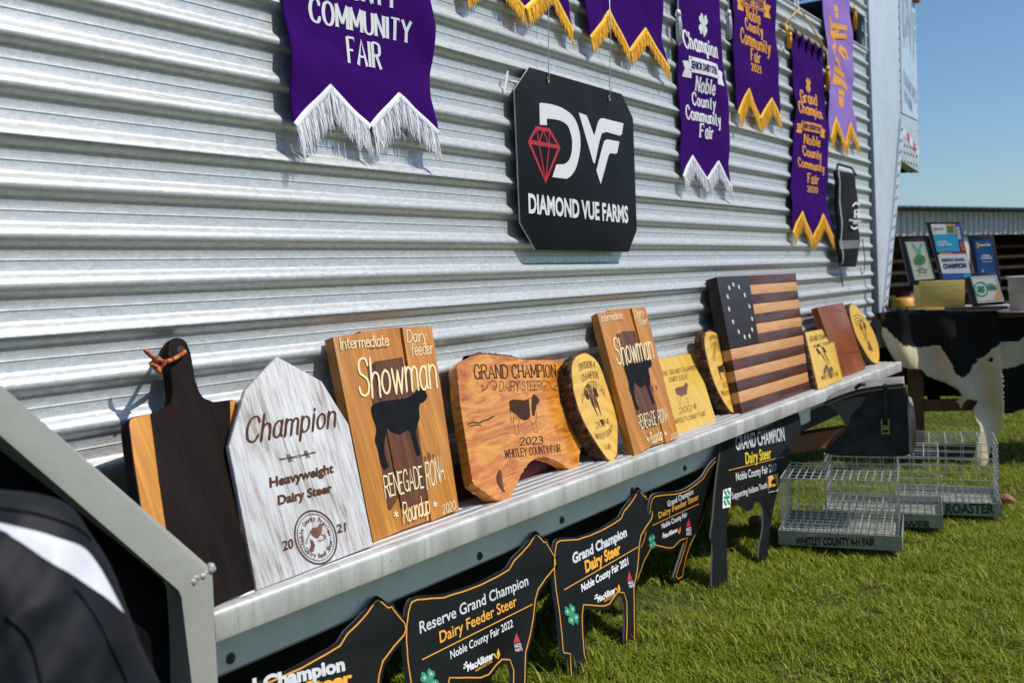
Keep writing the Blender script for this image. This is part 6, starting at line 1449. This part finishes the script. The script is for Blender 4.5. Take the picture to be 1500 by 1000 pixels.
# ------------------------------------------------------------------ livestock barn far behind
def barn():
    def at(px, py, Z): r = ray(px, py); return CAM+r*Z
    Z1, Z2 = 24., 29.; A = at(1285, 308.5, Z1*.97); B = at(1620, 309.5, Z2*1.04); zr = (A[2]+B[2])/2; A[2] = B[2] = zr
    u = nrm((B-A)*np.array([1, 1, 0])); A = A-u*6; L = float(np.linalg.norm(B-A))+14; gzb = gz(20)
    F = Frame((A[0], A[1], gzb), u, (0, 0, 1)); H = zr-gzb
    t = thing('livestock_barn', 'low open livestock barn with pale metal fascia and dark inside, far behind the table', 'barn', F)
    fm = metal('pale ribbed metal', (.60, .60, .60), .6, .1, .05, 3); tn = plain('tan rail', (.55, .34, .22), .6, var=.2, scale=3); dk = plain('dark shed timber', (.20, .11, .07), .8, var=.5, scale=1.5)
    m = MB(); x = 0
    while x < L:        # ribbed fascia
        for a, b, z in ((0, .2, 0), (.2, .25, .03)): m.box((x+a, H-.62, -.05+z*.2), (x+b-.001, H-.02, z+.001*(z > 0)))
        x += .25
    m.build('fascia', fm, t)
    rf = MB(); x = -.4
    while x < L+.4:
        rf.add([(x, H, .4), (x+.2, H, .4), (x+.23, H+.06, .4), (x+.30, H+.06, .4), (x+.33, H, .4), (x, H+1.0, -12), (x+.2, H+1.0, -12), (x+.23, H+1.06, -12), (x+.30, H+1.06, -12), (x+.33, H+1.0, -12)], [(i, i+1, i+6, i+5) for i in range(4)]); x += .33
    rf.build('roof', metal('grey roof sheet', (.26, .27, .27), .5, .3, .05, 3), t)
    m = MB(); m.box((0, 0, -12.1), (L, H+.9, -12)); m.box((0, 0, -12), (.1, H, -.1)); m.box((L-.1, 0, -12), (L, H, -.1)); m.build('wall', dk, t)
    for i in range(8):
        x = 2+i*4.1
        m = MB(); m.box((x, 0, -.2), (x+.16, H-.62, -.06)); m.build('post', dk, t)
        m = MB(); m.add([(x+.08, H-.65, -.1), (x-.7, H-.65, -.1), (x+.08, H-1.5, -.1), (x+.08, H-.65, -.16), (x-.7, H-.65, -.16), (x+.08, H-1.5, -.16)], [(0, 1, 2), (3, 5, 4), (0, 3, 4, 1), (1, 4, 5, 2), (2, 5, 3, 0)]); m.build('brace', fm, t)
    for k in range(5):
        m = MB(); m.box((0, .25+k*.34, -3.0), (L, .33+k*.34, -2.95)); m.build('rail', tn if k < 4 else dk, t)
    p0 = at(1330, 436, 23); m = MB(); m.box((0, 0, 0), (.5, .5, .62)); m.box((.02, .02, .62), (.48, .48, .66))
    for px, mt, lb, Z in ((1322, (.62, .30, .01), 'yellow tub standing left of the wooden box, in the barn', 21.0), (1336, (.62, .30, .01), 'yellow tub right beside another one, in front of the barn rails', 21.6), (1326, (.25, .02, .03), 'dark red tub behind the yellow tubs in the barn', 26)):
        q = at(px, 446 if mt[0] > .5 else 428, Z); s = MB(); s.tube([(0, 0, 0), (0, 0, .25), (0, 0, .5)], [.18, .22, .25], 16); o = s.build('feed_tub', plain('tub plastic', mt, .5), None, True); o.location = (q[0], q[1], gzb); tag(o, lb, 'tub')
barn()

# ------------------------------------------------------------------ jacket in the near left corner
def jacket():
    o = np.array([.55, -.62, .30]); fr = Frame(o, (.86, -.50, 0), (0, .0, 1))
    t = thing('jacket', 'black sports jacket with a white shoulder stripe, in the near left corner', 'jacket', fr)
    L = [(-420, 860), (-330, 770), (-200, 716), (-90, 706), (0, 717), (60, 724), (104, 742), (134, 784), (163, 830), (186, 890), (207, 945), (234, 1000), (262, 1080), (280, 1180), (268, 1320), (200, 1420), (-100, 1440), (-380, 1420), (-440, 1100)]
    rim = np.array(smoothc(fr.pts(L), 8)); c = np.array(fr.px(-60, 1060)); n = len(rim); K = 44; T = .12
    def hgt(p, s):
        x, y = p; h = T*max(0, 1-s**2.2)**.62
        w = .016*noise.noise(Vector((x*9+y*3, y*5, 1)))+.010*noise.noise(Vector((x*22-y*9, y*14, 3)))+.022*(.35-abs(noise.noise(Vector((x*13+y*10, y*5-x*4, 9)))))+.0022*noise.noise(Vector((x*60, y*45, 4)))
        return h+w*min(1, (1-s)*9+.12)
    vs = []; fs = []
    ss = [math.sin(math.pi/2*i/(K-1)) for i in range(K)]
    for s in ss[1:]:
        for r in rim: p = c+(r-c)*s; vs.append((p[0], p[1], hgt(p, s)))
    m = K-1; fs = [(i*n+j, (i+1)*n+j, (i+1)*n+(j+1) % n, i*n+(j+1) % n) for i in range(m-1) for j in range(n)]; fs.append(tuple(range(n)))
    k0 = len(vs)
    for s in (1, .8, .4):
        for r in rim: p = c+(r-c)*s; vs.append((p[0], p[1], -.10*(1-s**2)-.002))
    fs += [(k0+i*n+j, k0+i*n+(j+1) % n, k0+(i+1)*n+(j+1) % n, k0+(i+1)*n+j) for i in range(2) for j in range(n)]; fs.append(tuple(range(k0+3*n-1, k0+2*n-1, -1)))
    nb = NB('black jacket nylon'); w = nb.noise(1, 3, .6, nb.mapped((700, 700, 700))); nb.set(col=nb.ramp(nb.noise(12, 4), [(.3, (.005, .0055, .009)), (.7, (.010, .011, .017))]), rough=.6, spec=.2); nb.bump(w, .15, .001)
    mesh('shell', vs, fs, nb.m, t, True)
    def sval(p):
        d = np.array(p)-c; best = 1e9
        for i in range(n):
            a, b = rim[i]-c, rim[(i+1) % n]-c; M2 = np.array([[d[0], -(b-a)[0]], [d[1], -(b-a)[1]]])
            dt = np.linalg.det(M2)
            if abs(dt) < 1e-12: continue
            k, q = np.linalg.solve(M2, a)
            if k > 0 and -1e-6 <= q <= 1+1e-6: best = min(best, k)
        return 1/best if best < 1e8 else 1
    def pxs(l):
        out = []
        for a in l:
            h = .1
            for _ in range(6):
                q = Frame(o+fr.n*h, fr.u, fr.v).px(*a); h = .5*h+.5*hgt(q, min(1, sval(q)))
            out.append(q)
        return out
    up = smoothc(pxs([(-60, 758), (0, 765), (40, 774), (85, 787), (120, 800), (142, 824), (162, 858), (182, 897)]), 6, False); lo = smoothc(pxs([(-60, 768), (0, 775), (22, 788), (58, 812), (95, 834), (130, 857), (158, 876), (181, 896)]), 6, False)
    V = []; F = []; Q = 9
    for a, b in zip(up, lo):
        for j in range(Q): p = np.array(a)+(np.array(b)-np.array(a))*j/(Q-1); V.append((p[0], p[1], hgt(p, min(1, sval(p)))+.0022))
    F = [(i*Q+j, (i+1)*Q+j, (i+1)*Q+j+1, i*Q+j+1) for i in range(len(up)-1) for j in range(Q-1)]
    mesh('white_stripe', V, F, plain('white nylon', (.62, .63, .68), .55, var=.06, scale=30, bump=.2, bscale=700), t, True)
    def seam(pts, lift=.0015):
        q = smoothc(pxs(pts), 6, False); m = MB(); m.tube([(x, y, hgt((x, y), min(1, sval((x, y))))+lift) for x, y in q], .0022, 5); m.build('seam', nb.m, t, True)
    seam([(-60, 740), (0, 742), (60, 752), (110, 770), (134, 790)]); seam([(110, 860), (140, 900), (165, 950), (190, 1010), (205, 1080)]); seam([(10, 900), (40, 930), (60, 990), (70, 1060)])
jacket()
